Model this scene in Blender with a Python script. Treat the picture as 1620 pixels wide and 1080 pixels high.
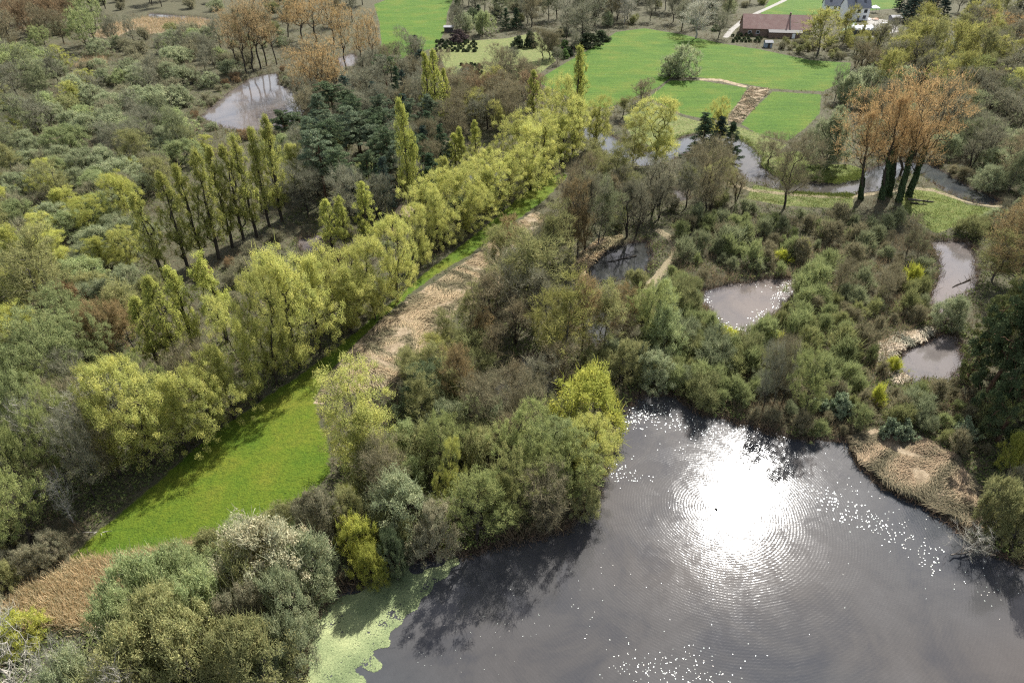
import bpy, math, random
import numpy as np
from mathutils import Vector

# ------------------------------------------------------------------ camera, sky, sun, exposure
for o in list(bpy.data.objects):
    bpy.data.objects.remove(o)
scene = bpy.context.scene
COL = scene.collection
PITCH = math.radians(35.0)
CAM_H = 60.0
FPX = 1080.0
SP, CP = math.sin(PITCH), math.cos(PITCH)

cam_d = bpy.data.cameras.new("camera")
cam_d.sensor_width = 36.0
cam_d.lens = 24.0
cam_d.clip_start = 0.5
cam_d.clip_end = 9000.0
cam = bpy.data.objects.new("camera", cam_d)
cam.location = (0, 0, CAM_H)
cam.rotation_euler = (math.radians(90) - PITCH, 0, 0)
COL.objects.link(cam)
scene.camera = cam

SUN_EL = math.radians(45.0)
SUN_AZ = math.radians(25.9)
world = bpy.data.worlds.new("World")
scene.world = world
world.use_nodes = True
wn, wl = world.node_tree.nodes, world.node_tree.links
wn.clear()
w_out = wn.new("ShaderNodeOutputWorld")
w_bg = wn.new("ShaderNodeBackground")
w_sky = wn.new("ShaderNodeTexSky")
w_sky.sky_type = 'NISHITA'
w_sky.sun_disc = False
w_sky.sun_elevation = SUN_EL
w_sky.sun_rotation = SUN_AZ
w_sky.air_density = 1.0
w_sky.dust_density = 2.0
w_bg.inputs['Strength'].default_value = 0.085
# soft broken cloud in the sky: pale grey-white masses over the blue
w_tc = wn.new("ShaderNodeTexCoord")
w_ns = wn.new("ShaderNodeTexNoise")
w_ns.inputs['Scale'].default_value = 2.6
w_ns.inputs['Detail'].default_value = 7
w_ns.inputs['Roughness'].default_value = 0.6
w_rp = wn.new("ShaderNodeValToRGB")
w_rp.color_ramp.elements[0].position = 0.40
w_rp.color_ramp.elements[1].position = 0.62
w_mx = wn.new("ShaderNodeMix")
w_mx.data_type = 'RGBA'
w_mx.inputs['B'].default_value = (6.2, 6.0, 5.9, 1)
w_sc = wn.new("ShaderNodeMath"); w_sc.operation = 'MULTIPLY'; w_sc.inputs[1].default_value = 0.55
wl.new(w_tc.outputs['Generated'], w_ns.inputs['Vector'])
wl.new(w_ns.outputs['Fac'], w_rp.inputs['Fac'])
wl.new(w_rp.outputs['Color'], w_sc.inputs[0])
wl.new(w_sc.outputs[0], w_mx.inputs['Factor'])
wl.new(w_sky.outputs['Color'], w_mx.inputs['A'])
wl.new(w_mx.outputs['Result'], w_bg.inputs['Color'])
wl.new(w_bg.outputs[0], w_out.inputs['Surface'])

sun_d = bpy.data.lights.new("sun", 'SUN')
sun_d.energy = 5.0
sun_d.angle = math.radians(0.53)
sun_d.color = (1.0, 0.975, 0.93)
sun = bpy.data.objects.new("sun", sun_d)
sdir = Vector((math.sin(SUN_AZ) * math.cos(SUN_EL), math.cos(SUN_AZ) * math.cos(SUN_EL), math.sin(SUN_EL)))
sun.rotation_euler = sdir.to_track_quat('Z', 'Y').to_euler()
sun.location = sdir * 300
COL.objects.link(sun)

scene.view_settings.view_transform = 'Standard'
scene.view_settings.look = 'None'
scene.view_settings.exposure = 1.32
scene.view_settings.gamma = 1.0
cy = scene.cycles
cy.max_bounces = 5
cy.diffuse_bounces = 3
cy.glossy_bounces = 2
cy.transmission_bounces = 3
cy.transparent_max_bounces = 4
cy.caustics_reflective = False
cy.caustics_refractive = False
cy.sample_clamp_indirect = 4.0
cy.use_denoising = False
cy.pixel_filter_type = 'BLACKMAN_HARRIS'
cy.filter_width = 1.25

# ------------------------------------------------------------------ helpers
RNG = np.random.default_rng(7)
rnd = random.Random(11)


def at(px, py):
    """Ground point (x, y) seen at a pixel of the 1620x1080 photograph."""
    u = (px - 810.0) / FPX
    v = (py - 540.0) / FPX
    k = SP + v * CP
    t = CAM_H / k
    return (t * u, t * (CP - v * SP))


def project(x, y, z):
    d = CAM_H - z
    depth = y * CP + d * SP
    return (810 + FPX * x / depth, 540 + FPX * (d * CP - y * SP) / depth)


def ground_scale(px, py):
    """Pixels of the photograph per metre at a ground pixel."""
    return FPX * (SP + (py - 540.0) / FPX * CP) / CAM_H


def height_for(y, ty):
    v = (ty - 540.0) / FPX
    return CAM_H - y * (v * CP + SP) / (CP - v * SP)


def poly(pts):
    return np.array([at(*p) for p in pts])


def sdf(pl, P):
    """Signed distance (negative inside) of points P (N,2) to polygon pl."""
    n = len(pl)
    d2 = np.full(len(P), 1e12)
    inside = np.zeros(len(P), bool)
    for i in range(n):
        a, b = pl[i], pl[(i + 1) % n]
        e = b - a
        w = P - a
        t = np.clip((w @ e) / max(e @ e, 1e-9), 0, 1)
        q = w - t[:, None] * e
        d2 = np.minimum(d2, (q * q).sum(1))
        c = (a[1] <= P[:, 1]) != (b[1] <= P[:, 1])
        if c.any() and abs(e[1]) > 1e-12:
            xi = a[0] + (P[:, 1] - a[1]) / e[1] * e[0]
            inside ^= c & (P[:, 0] < xi)
    d = np.sqrt(d2)
    return np.where(inside, -d, d)


def sdf_line(pts, hw, P):
    pl = np.array([at(*p) for p in pts])
    d2 = np.full(len(P), 1e12)
    for i in range(len(pl) - 1):
        a, b = pl[i], pl[i + 1]
        e = b - a
        w = P - a
        t = np.clip((w @ e) / max(e @ e, 1e-9), 0, 1)
        q = w - t[:, None] * e
        d2 = np.minimum(d2, (q * q).sum(1))
    return np.sqrt(d2) - hw


def wob(P, s=1.0, seed=0.0):
    """Smooth pseudo-noise in about -1..1."""
    x, y = P[:, 0] / s + seed * 3.1, P[:, 1] / s - seed * 1.7
    return (np.sin(x * 1.0 + 1.3 * np.sin(y * 0.7 + seed)) + np.sin(y * 1.3 + 1.1 * np.sin(x * 0.9 - seed))
            + 0.6 * np.sin(2.3 * x - 1.9 * y + seed) + 0.5 * np.sin(3.7 * y + 2.1 * x)) / 3.1


def tag(o, label=None, cat=None, group=None, kind=None):
    if label: o['label'] = label
    if cat: o['category'] = cat
    if group: o['group'] = group
    if kind: o['kind'] = kind
    return o


def quads_mesh(name, V, F, mats, tone=None, fmat=None, smooth=False):
    """Mesh of quads from arrays."""
    V = np.asarray(V, np.float32).reshape(-1, 3)
    F = np.asarray(F, np.int32).reshape(-1, 4)
    m = bpy.data.meshes.new(name)
    m.vertices.add(len(V)); m.vertices.foreach_set('co', V.ravel())
    m.loops.add(F.size); m.loops.foreach_set('vertex_index', F.ravel())
    m.polygons.add(len(F))
    m.polygons.foreach_set('loop_start', np.arange(0, F.size, 4, dtype=np.int32))
    m.polygons.foreach_set('loop_total', np.full(len(F), 4, np.int32))
    if fmat is not None:
        m.polygons.foreach_set('material_index', np.asarray(fmat, np.int32))
    if smooth:
        m.polygons.foreach_set('use_smooth', np.ones(len(F), bool))
    for mt in mats:
        m.materials.append(mt)
    if tone is not None:
        a = m.attributes.new('tone', 'FLOAT', 'FACE')
        a.data.foreach_set('value', np.asarray(tone, np.float32))
    m.update(calc_edges=True)
    return m


def link(name, mesh, parent=None):
    o = bpy.data.objects.new(name, mesh)
    COL.objects.link(o)
    if parent is not None:
        o.parent = parent
    return o


def empty(name, x, y, z=0.0, rz=0.0):
    o = bpy.data.objects.new(name, None)
    o.empty_display_size = 0.5
    o.location = (x, y, z)
    o.rotation_euler = (0, 0, rz)
    COL.objects.link(o)
    return o


# ------------------------------------------------------------------ materials
def new_mat(name):
    m = bpy.data.materials.new(name)
    m.use_nodes = True
    m.node_tree.nodes.clear()
    return m, m.node_tree.nodes, m.node_tree.links


def mathn(N, L, op, a, b=None, clamp=False):
    n = N.new("ShaderNodeMath"); n.operation = op; n.use_clamp = clamp
    for i, v in enumerate((a, b)):
        if v is None: continue
        if isinstance(v, (int, float)): n.inputs[i].default_value = v
        else: L.new(v, n.inputs[i])
    return n.outputs[0]


def mixc(N, L, fac, a, b, mode='MIX'):
    n = N.new("ShaderNodeMix"); n.data_type = 'RGBA'; n.blend_type = mode
    for k, v in (('Factor', fac), ('A', a), ('B', b)):
        s = n.inputs[k]
        if isinstance(v, tuple): s.default_value = (*v[:3], 1)
        elif isinstance(v, (int, float)): s.default_value = v
        else: L.new(v, s)
    return n.outputs['Result']


def noisen(N, L, vec, scale, detail=4, rough=0.55, dist=0.0):
    n = N.new("ShaderNodeTexNoise")
    n.inputs['Scale'].default_value = scale
    n.inputs['Detail'].default_value = detail
    n.inputs['Roughness'].default_value = rough
    n.inputs['Distortion'].default_value = dist
    if vec is not None: L.new(vec, n.inputs['Vector'])
    return n.outputs['Fac']


def rampn(N, L, fac, stops):
    n = N.new("ShaderNodeValToRGB")
    e = n.color_ramp.elements
    e[0].position, e[1].position = stops[0][0], stops[-1][0]
    e[0].color, e[1].color = (*stops[0][1], 1), (*stops[-1][1], 1)
    for p, c in stops[1:-1]:
        k = e.new(p); k.color = (*c, 1)
    L.new(fac, n.inputs['Fac'])
    return n.outputs['Color']


LEAF = {}


def leaf_mat(name, col, transl=0.45, gloss=0.0, spread=0.65):
    if name in LEAF: return LEAF[name]
    m, N, L = new_mat(name)
    out = N.new("ShaderNodeOutputMaterial")
    at_ = N.new("ShaderNodeAttribute"); at_.attribute_name = 'tone'
    oi = N.new("ShaderNodeObjectInfo")
    f1 = mathn(N, L, 'MULTIPLY_ADD', at_.outputs['Fac'], spread)
    N[-1].inputs[2].default_value = 1 - spread / 2
    f2 = mathn(N, L, 'MULTIPLY_ADD', oi.outputs['Random'], 0.34)
    N[-1].inputs[2].default_value = 0.83
    f = mathn(N, L, 'MULTIPLY', f1, f2)
    warm = mixc(N, L, at_.outputs['Fac'], tuple(c * k for c, k in zip(col, (0.86, 1.0, 0.9))), tuple(c * k for c, k in zip(col, (1.12, 1.02, 0.95))))
    vm = N.new("ShaderNodeVectorMath"); vm.operation = 'SCALE'
    L.new(warm, vm.inputs[0]); L.new(f, vm.inputs['Scale'])
    d = N.new("ShaderNodeBsdfDiffuse"); L.new(vm.outputs[0], d.inputs['Color'])
    t = N.new("ShaderNodeBsdfTranslucent"); L.new(vm.outputs[0], t.inputs['Color'])
    mx = N.new("ShaderNodeMixShader"); mx.inputs[0].default_value = transl * 0.8
    L.new(d.outputs[0], mx.inputs[1]); L.new(t.outputs[0], mx.inputs[2])
    res = mx.outputs[0]
    if gloss > 0:
        g = N.new("ShaderNodeBsdfGlossy"); g.inputs['Roughness'].default_value = 0.3
        g.inputs['Color'].default_value = (0.9, 0.95, 1, 1)
        m2 = N.new("ShaderNodeMixShader"); m2.inputs[0].default_value = gloss
        L.new(res, m2.inputs[1]); L.new(g.outputs[0], m2.inputs[2]); res = m2.outputs[0]
    L.new(res, out.inputs['Surface'])
    LEAF[name] = m
    return m


def bark_mat(name, c1, c2, scale=3.0):
    if name in LEAF: return LEAF[name]
    m, N, L = new_mat(name)
    out = N.new("ShaderNodeOutputMaterial")
    tc = N.new("ShaderNodeTexCoord")
    nf = noisen(N, L, tc.outputs['Object'], scale, 5, 0.65)
    c = rampn(N, L, nf, [(0.35, c1), (0.65, c2)])
    b = N.new("ShaderNodeBsdfDiffuse"); L.new(c, b.inputs['Color'])
    L.new(b.outputs[0], out.inputs['Surface'])
    LEAF[name] = m
    return m


def plain(name, col, rough=0.7, scale=2.0, var=0.25, coord='Object'):
    if name in LEAF: return LEAF[name]
    m, N, L = new_mat(name)
    out = N.new("ShaderNodeOutputMaterial")
    tc = N.new("ShaderNodeTexCoord")
    nf = noisen(N, L, tc.outputs[coord], scale, 5, 0.6)
    c = rampn(N, L, nf, [(0.3, tuple(v * (1 - var) for v in col)), (0.7, tuple(min(1, v * (1 + var)) for v in col))])
    b = N.new("ShaderNodeBsdfPrincipled")
    b.inputs['Roughness'].default_value = rough
    L.new(c, b.inputs['Base Color'])
    L.new(b.outputs[0], out.inputs['Surface'])
    LEAF[name] = m
    return m


BARK_DARK = bark_mat('bark_dark', (0.030, 0.026, 0.021), (0.075, 0.064, 0.052))
BARK_GREY = bark_mat('bark_grey', (0.06, 0.053, 0.045), (0.13, 0.115, 0.098))
BARK_PALE = bark_mat('bark_pale', (0.22, 0.20, 0.17), (0.42, 0.39, 0.34))
BARK_PINE = bark_mat('bark_pine', (0.06, 0.04, 0.03), (0.16, 0.10, 0.065))

# ------------------------------------------------------------------ the lie of the land (outlines in photo pixels, turned into metres)
LAKE = [(430, 1190), (470, 1085), (490, 975), (535, 935), (600, 905), (660, 880), (740, 872), (830, 852), (895, 835), (940, 795),
        (958, 740), (968, 690), (985, 650), (1012, 622), (1060, 622), (1110, 652), (1180, 668), (1240, 690), (1300, 692), (1340, 692),
        (1362, 735), (1400, 768), (1460, 795), (1510, 828), (1545, 856), (1590, 880), (1660, 900), (1760, 960), (1900, 1150), (1900, 1500), (300, 1500)]
PONDS = {
    'heart pond': [(1112, 472), (1114, 456), (1150, 448), (1200, 441), (1272, 437), (1256, 462), (1236, 488), (1205, 508), (1182, 527), (1152, 522), (1132, 506)],
    'upper pool': [(1470, 379), (1532, 379), (1545, 412), (1545, 452), (1510, 472), (1500, 500), (1478, 490), (1474, 458), (1490, 430), (1486, 402)],
    'lower pool': [(1403, 577), (1425, 555), (1462, 540), (1482, 526), (1515, 530), (1530, 575), (1505, 600), (1445, 600)],
    'middle pond': [(922, 442), (935, 412), (960, 394), (985, 384), (1026, 380), (1032, 410), (1018, 434), (985, 440), (948, 446)],
    'slot pond': [(922, 492), (948, 478), (968, 500), (964, 540), (935, 545), (925, 520)],
    'dark pond': [(770, 612), (800, 585), (832, 562), (880, 566), (892, 600), (862, 642), (800, 645)],
    'tree pond': [(695, 312), (722, 262), (770, 232), (818, 238), (808, 278), (765, 308), (725, 322)],
    'top pond': [(318, 182), (345, 160), (376, 136), (400, 121), (437, 114), (440, 132), (474, 150), (480, 182), (440, 203), (385, 206), (340, 197)],
    'pool': [(470, 376), (508, 369), (518, 388), (500, 402), (478, 398)],
    'far stream': [(236, 20), (285, 24), (335, 29), (338, 36), (285, 35), (236, 28)],
    'orange pool': [(532, 92), (556, 84), (572, 92), (560, 104), (540, 106)],
    'clearing pool': [(1064, 300), (1082, 298), (1086, 312), (1070, 316)],
}
RIVER = [(918, 203), (938, 210), (962, 224), (985, 243), (1015, 252), (1050, 243), (1085, 225), (1125, 214), (1160, 224), (1180, 243), (1182, 262), (1205, 281),
         (1255, 293), (1320, 298), (1372, 291), (1398, 274), (1428, 262), (1462, 264), (1490, 281), (1520, 300), (1552, 312)]
RIVER_HW = 3.4
MEADOWS = {
    'front': [(112, 888), (165, 835), (230, 782), (330, 694), (420, 632), (500, 578), (560, 530), (620, 480), (668, 437), (722, 396), (780, 350), (830, 306), (880, 268),
              (898, 280), (862, 318), (800, 362), (745, 404), (690, 436), (650, 466), (612, 500), (562, 545), (522, 590), (498, 632), (506, 670), (522, 705), (520, 750), (492, 792), (452, 800), (362, 836), (342, 857), (240, 882), (150, 894)],
    'big': [(846, 130), (905, 95), (945, 72), (975, 52), (1020, 46), (1085, 57), (1140, 70), (1200, 79), (1280, 96), (1346, 101), (1342, 126), (1302, 146), (1220, 142),
            (1186, 136), (1110, 124), (1062, 123), (1040, 140), (1010, 152), (985, 164), (960, 172), (925, 170), (890, 150)],
    'left square': [(1026, 156), (1060, 129), (1110, 129), (1182, 141), (1168, 165), (1147, 186), (1122, 192), (1080, 182)],
    'right square': [(1222, 146), (1299, 151), (1296, 182), (1272, 206), (1246, 225), (1202, 214), (1172, 198), (1192, 174)],
    'top': [(592, 8), (625, -4), (720, -6), (708, 20), (704, 50), (690, 76), (640, 92), (612, 112), (594, 108), (604, 70), (600, 36)],
    'far right': [(1200, 28), (1222, -6), (1300, -14), (1440, -14), (1420, 14), (1310, 24)],
    'house lawn': [(1330, 50), (1352, 34), (1362, 52), (1350, 62)],
    'bank': [(1240, 300), (1225, 245), (1260, 240), (1310, 262), (1345, 262), (1366, 270), (1360, 284), (1330, 290), (1270, 285)],
    'river side': [(1440, 300), (1480, 300), (1530, 325), (1600, 335), (1590, 350), (1530, 352), (1480, 372), (1440, 345), (1420, 318)],
    'river margin': [(985, 185), (1030, 163), (1080, 187), (1122, 197), (1172, 203), (1245, 231), (1226, 246), (1238, 284), (1206, 268), (1194, 244), (1166, 214), (1125, 204), (1080, 214), (1040, 235), (1002, 226)],
    'track side': [(1192, 294), (1240, 304), (1350, 307), (1348, 332), (1240, 327), (1180, 316)],
    'nursery': [(690, 76), (740, 66), (800, 62), (850, 52), (866, 74), (880, 98), (850, 120), (790, 140), (735, 148), (708, 118)],
}
REEDS = {
    'strip': [(498, 640), (520, 596), (560, 550), (612, 504), (655, 470), (700, 440), (748, 408), (800, 368), (846, 335), (862, 345), (845, 372), (805, 400), (775, 425), (745, 460), (715, 500), (690, 545), (655, 585), (610, 612), (555, 622), (520, 640)],
    'tan patch': [(10, 965), (55, 922), (125, 893), (205, 884), (300, 862), (322, 868), (270, 892), (215, 915), (172, 960), (150, 1003), (70, 990), (20, 990)],
    'lake shore': [(1342, 692), (1385, 680), (1450, 690), (1510, 722), (1550, 775), (1556, 850), (1510, 824), (1460, 792), (1400, 764), (1362, 730)],
    'pond shore': [(925, 440), (900, 425), (920, 400), (950, 378), (985, 372), (985, 384), (960, 394), (936, 412)],
    'ditch': [(1150, 192), (1165, 168), (1188, 138), (1218, 143), (1192, 172), (1172, 196)],
    'hedge line': [(1105, 125.5), (1140, 126), (1182, 137.5), (1180, 141), (1138, 129.5), (1108, 128.5)],
    'far tan': [(145, 60), (165, 42), (230, 30), (310, 30), (345, 36), (340, 52), (270, 52), (230, 56), (210, 48), (180, 62)],
    'left tan': [(120, 108), (135, 92), (165, 90), (170, 104), (150, 112)],
    'pool margin': [(1385, 545), (1420, 528), (1470, 520), (1480, 527), (1440, 548), (1412, 566), (1400, 580), (1440, 602), (1420, 606), (1390, 580)],
}
PATHS = {
    'river track': ([(1150, 292), (1190, 303), (1235, 308), (1300, 313), (1350, 312), (1400, 305), (1440, 299), (1475, 303), (1520, 317), (1580, 328)], 0.75),
    'sand path': ([(1042, 366), (1058, 376), (1070, 392), (1066, 408), (1052, 424), (1032, 448), (1018, 470)], 0.7),
}
ROAD = ([(1262, -14), (1240, 2), (1215, 14), (1192, 24), (1172, 36), (1158, 48), (1148, 60)], 1.1)
YARD = [(1330, 58), (1370, 62), (1420, 52), (1418, 34), (1375, 30), (1368, 34), (1380, 50), (1350, 60), (1330, 62)]

WATER_POLYS = [poly(LAKE)] + [poly(p) for p in PONDS.values()]


def water_sd(P):
    d = sdf_line(RIVER, RIVER_HW, P)
    for pl in WATER_POLYS:
        lo, hi = pl.min(0) - 12, pl.max(0) + 12
        m = (P[:, 0] > lo[0]) & (P[:, 0] < hi[0]) & (P[:, 1] > lo[1]) & (P[:, 1] < hi[1])
        if m.any():
            d[m] = np.minimum(d[m], sdf(pl, P[m]))
    return d


def group_sd(polys, P, margin=12):
    d = np.full(len(P), 60.0)
    which = np.full(len(P), -1)
    for i, p in enumerate(polys):
        pl = poly(p)
        lo, hi = pl.min(0) - margin, pl.max(0) + margin
        m = (P[:, 0] > lo[0]) & (P[:, 0] < hi[0]) & (P[:, 1] > lo[1]) & (P[:, 1] < hi[1])
        if m.any():
            s = sdf(pl, P[m])
            better = s < d[m]
            idx = np.nonzero(m)[0][better]
            d[idx] = s[better]; which[idx] = i
    return d, which


def path_sd(P):
    d = np.full(len(P), 60.0)
    for pts, hw in PATHS.values():
        d = np.minimum(d, sdf_line(pts, hw, P))
    return d


def axis(core, lim):
    out = [core[-1]]; st = core[-1] - core[-2]
    while out[-1] < lim:
        st *= 1.25; out.append(out[-1] + st)
    return np.array(out[1:])


xc = np.concatenate([np.arange(-340, -125, 1.5), np.arange(-125, 125, 0.85), np.arange(125, 341, 1.5)])
xs = np.concatenate([-axis(-xc[::-1], 4000)[::-1], xc, axis(xc, 4000)])
yc = np.concatenate([np.arange(6, 170, 0.7), np.arange(170, 480, 1.3)])
ys = np.concatenate([-axis(-yc[::-1], 300)[::-1], yc, axis(yc, 6000)])
GX, GY = np.meshgrid(xs, ys)
GP = np.stack([GX.ravel(), GY.ravel()], 1)
nx, ny = len(xs), len(ys)
WSD = water_sd(GP) + 0.55 * wob(GP, 1.7, 1.0) + 0.35 * wob(GP, 0.8, 4.0)
MSD, MW = group_sd(MEADOWS.values(), GP)
RSD, RW = group_sd(REEDS.values(), GP)
PSD = path_sd(GP)
DSD = np.minimum(sdf_line(*ROAD, GP), sdf(poly(YARD), GP))


def sstep(x, a, b):
    t = np.clip((x - a) / (b - a), 0, 1)
    return t * t * (3 - 2 * t)


GZ = -1.5 * (1 - sstep(WSD, -2.6, 1.6)) + 0.10 * wob(GP, 6, 2) * (1 - sstep(MSD, 1, -1) * 0.6) + 0.25 * sstep(WSD, 0, 3)
GZ += 0.05 * wob(GP, 1.4, 5)
FAR = np.hypot(GP[:, 0], GP[:, 1]) > 900
GZ[FAR] = 0.2
WATER_Z = -0.45


def build_ground_material():
    m, N, L = new_mat('ground_soil_grass_reed')
    out = N.new("ShaderNodeOutputMaterial")
    tc = N.new("ShaderNodeTexCoord"); V = tc.outputs['Object']

    def attr(n):
        a = N.new("ShaderNodeAttribute"); a.attribute_name = n; return a.outputs['Fac']
    big = noisen(N, L, V, 0.09, 5, 0.6)
    mid = noisen(N, L, V, 0.7, 6, 0.65)
    fine = noisen(N, L, V, 4.5, 4, 0.7)
    edge = mathn(N, L, 'MULTIPLY_ADD', mid, 0.8); N[-1].inputs[2].default_value = -0.4

    def mask(name):
        a = mathn(N, L, 'ADD', attr(name), edge)
        mr = N.new("ShaderNodeMapRange"); mr.interpolation_type = 'SMOOTHSTEP'
        mr.inputs['From Min'].default_value = 0.38; mr.inputs['From Max'].default_value = 0.62
        L.new(a, mr.inputs['Value']); return mr.outputs[0]
    floor_ = rampn(N, L, mid, [(0.28, (0.035, 0.040, 0.018)), (0.45, (0.058, 0.062, 0.028)), (0.58, (0.085, 0.074, 0.042)), (0.75, (0.058, 0.080, 0.026))])
    floor_ = mixc(N, L, 0.55, floor_, rampn(N, L, fine, [(0.3, (0.030, 0.030, 0.018)), (0.7, (0.105, 0.094, 0.058))]))
    # turf: patches of yellow and deep green with a fine grain of tussocks
    g1 = rampn(N, L, big, [(0.30, (0.046, 0.094, 0.007)), (0.5, (0.078, 0.112, 0.009)), (0.70, (0.124, 0.126, 0.016))])
    gf = rampn(N, L, big, [(0.30, (0.042, 0.094, 0.007)), (0.5, (0.056, 0.108, 0.009)), (0.70, (0.086, 0.116, 0.012))])
    g1 = mixc(N, L, attr('lush'), g1, gf)
    g1 = mixc(N, L, attr('rough'), g1, rampn(N, L, mid, [(0.3, (0.085, 0.10, 0.035)), (0.5, (0.13, 0.15, 0.05)), (0.7, (0.16, 0.14, 0.07))]))
    mp = N.new("ShaderNodeMapping"); mp.inputs['Rotation'].default_value = (0, 0, math.radians(38)); mp.inputs['Scale'].default_value = (0.06, 0.9, 1)
    L.new(V, mp.inputs['Vector'])
    streak = noisen(N, L, mp.outputs[0], 1.0, 3, 0.6)
    g1 = mixc(N, L, mathn(N, L, 'MULTIPLY', attr('lush'), 0.65), g1, rampn(N, L, streak, [(0.34, (0.70, 0.78, 0.7)), (0.52, (1.0, 1.0, 1.0)), (0.66, (1.30, 1.14, 1.2))]), 'MULTIPLY')
    tuss = noisen(N, L, V, 2.2, 6, 0.75)
    g2 = rampn(N, L, tuss, [(0.30, (0.30, 0.38, 0.3)), (0.46, (0.85, 0.9, 0.85)), (0.62, (1.25, 1.15, 1.1))])
    g1 = mixc(N, L, 0.8, g1, g2, 'MULTIPLY')
    col = mixc(N, L, mask('meadow'), floor_, g1)
    reed = rampn(N, L, mid, [(0.3, (0.12, 0.09, 0.055)), (0.5, (0.24, 0.185, 0.12)), (0.7, (0.34, 0.275, 0.19))])
    col = mixc(N, L, mask('reed'), col, reed)
    sand = rampn(N, L, fine, [(0.3, (0.14, 0.125, 0.065)), (0.7, (0.27, 0.215, 0.14))])
    col = mixc(N, L, mask('path'), col, sand)
    road = rampn(N, L, fine, [(0.3, (0.20, 0.19, 0.165)), (0.7, (0.30, 0.285, 0.26))])
    col = mixc(N, L, mask('road'), col, road)
    mud = rampn(N, L, fine, [(0.35, (0.030, 0.026, 0.020)), (0.7, (0.10, 0.082, 0.06))])
    col = mixc(N, L, mask('wet'), col, mud)
    b = N.new("ShaderNodeBsdfPrincipled"); b.inputs['Roughness'].default_value = 0.95
    b.inputs['Specular IOR Level'].default_value = 0.15
    L.new(col, b.inputs['Base Color'])
    bump = N.new("ShaderNodeBump"); bump.inputs['Strength'].default_value = 0.9; bump.inputs['Distance'].default_value = 0.25
    hgt = mathn(N, L, 'ADD', tuss, fine)
    L.new(hgt, bump.inputs['Height']); L.new(bump.outputs[0], b.inputs['Normal'])
    L.new(b.outputs[0], out.inputs['Surface'])
    return m


def build_water_material(name, mud, rough=0.13, rings=True, amp=1.0):
    m, N, L = new_mat(name)
    out = N.new("ShaderNodeOutputMaterial")
    tc = N.new("ShaderNodeTexCoord"); V = tc.outputs['Object']
    nz = noisen(N, L, V, 0.10, 7, 0.68, 0.6)
    # murky water with darker drifts of weed below the surface
    wide = noisen(N, L, V, 0.022, 2, 0.5, 0.3)
    col = rampn(N, L, nz, [(0.34, tuple(c * k for c, k in zip(mud, (0.62, 0.66, 0.74)))), (0.50, tuple(c * .92 for c in mud)), (0.68, tuple(c * 1.12 for c in mud))])
    col = mixc(N, L, 0.8, col, rampn(N, L, wide, [(0.36, (0.80, 0.92, 1.05)), (0.62, (1.14, 1.05, 0.99))]), 'MULTIPLY')
    n1 = noisen(N, L, V, 3.4, 3, 0.55)
    h = mathn(N, L, 'MULTIPLY', n1, 0.007 * amp)
    n2 = noisen(N, L, V, 0.55, 2, 0.5)
    if rings:
        for (px, py, sc, am) in ((1134, 801, 1.0, 0.0015), (1420, 1260, 1.25, 0.0008), (905, 1010, 1.4, 0.0006)):
            cx, cyy = at(px, py)
            vs = N.new("ShaderNodeVectorMath"); vs.operation = 'SUBTRACT'
            L.new(V, vs.inputs[0]); vs.inputs[1].default_value = (cx, cyy, 0)
            wv = N.new("ShaderNodeTexWave"); wv.wave_type = 'RINGS'; wv.rings_direction = 'Z'
            wv.inputs['Scale'].default_value = sc
            wv.inputs['Distortion'].default_value = 3.2
            wv.inputs['Detail'].default_value = 2.0
            wv.inputs['Detail Scale'].default_value = 0.35
            L.new(vs.outputs[0], wv.inputs['Vector'])
            h = mathn(N, L, 'ADD', h, mathn(N, L, 'MULTIPLY', mathn(N, L, 'MULTIPLY', wv.outputs['Fac'], n2), am * 1.8))
    bump = N.new("ShaderNodeBump"); bump.inputs['Strength'].default_value = 1.0; bump.inputs['Distance'].default_value = 1.0
    L.new(h, bump.inputs['Height'])
    sh = []
    for rr in (0.035, rough):
        b = N.new("ShaderNodeBsdfPrincipled")
        b.inputs['IOR'].default_value = 1.33
        b.inputs['Roughness'].default_value = rr
        L.new(col, b.inputs['Base Color']); L.new(bump.outputs[0], b.inputs['Normal']); sh.append(b)
    # wind-ruffled patches beside calm ones
    pt = noisen(N, L, V, 0.30, 6, 0.65, 0.8)
    mr = N.new("ShaderNodeMapRange"); mr.inputs['From Min'].default_value = 0.44; mr.inputs['From Max'].default_value = 0.54
    mr.inputs['To Min'].default_value = 0.20; mr.inputs['To Max'].default_value = 0.80
    L.new(pt, mr.inputs['Value'])
    mx = N.new("ShaderNodeMixShader")
    L.new(mr.outputs[0], mx.inputs[0]); L.new(sh[0].outputs[0], mx.inputs[1]); L.new(sh[1].outputs[0], mx.inputs[2])
    L.new(mx.outputs[0], out.inputs['Surface'])
    return m


GROUND_MAT = build_ground_material()
WATER_MAT = build_water_material('lake_water', (0.052, 0.050, 0.048), 0.092)
POND_MAT = build_water_material('pond_water', (0.098, 0.084, 0.074), 0.08, rings=False, amp=0.35)
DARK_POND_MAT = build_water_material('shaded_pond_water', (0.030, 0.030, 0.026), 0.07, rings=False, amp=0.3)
RIVER_MAT = build_water_material('river_water', (0.05, 0.048, 0.042), 0.07, rings=False, amp=0.35)

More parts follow.
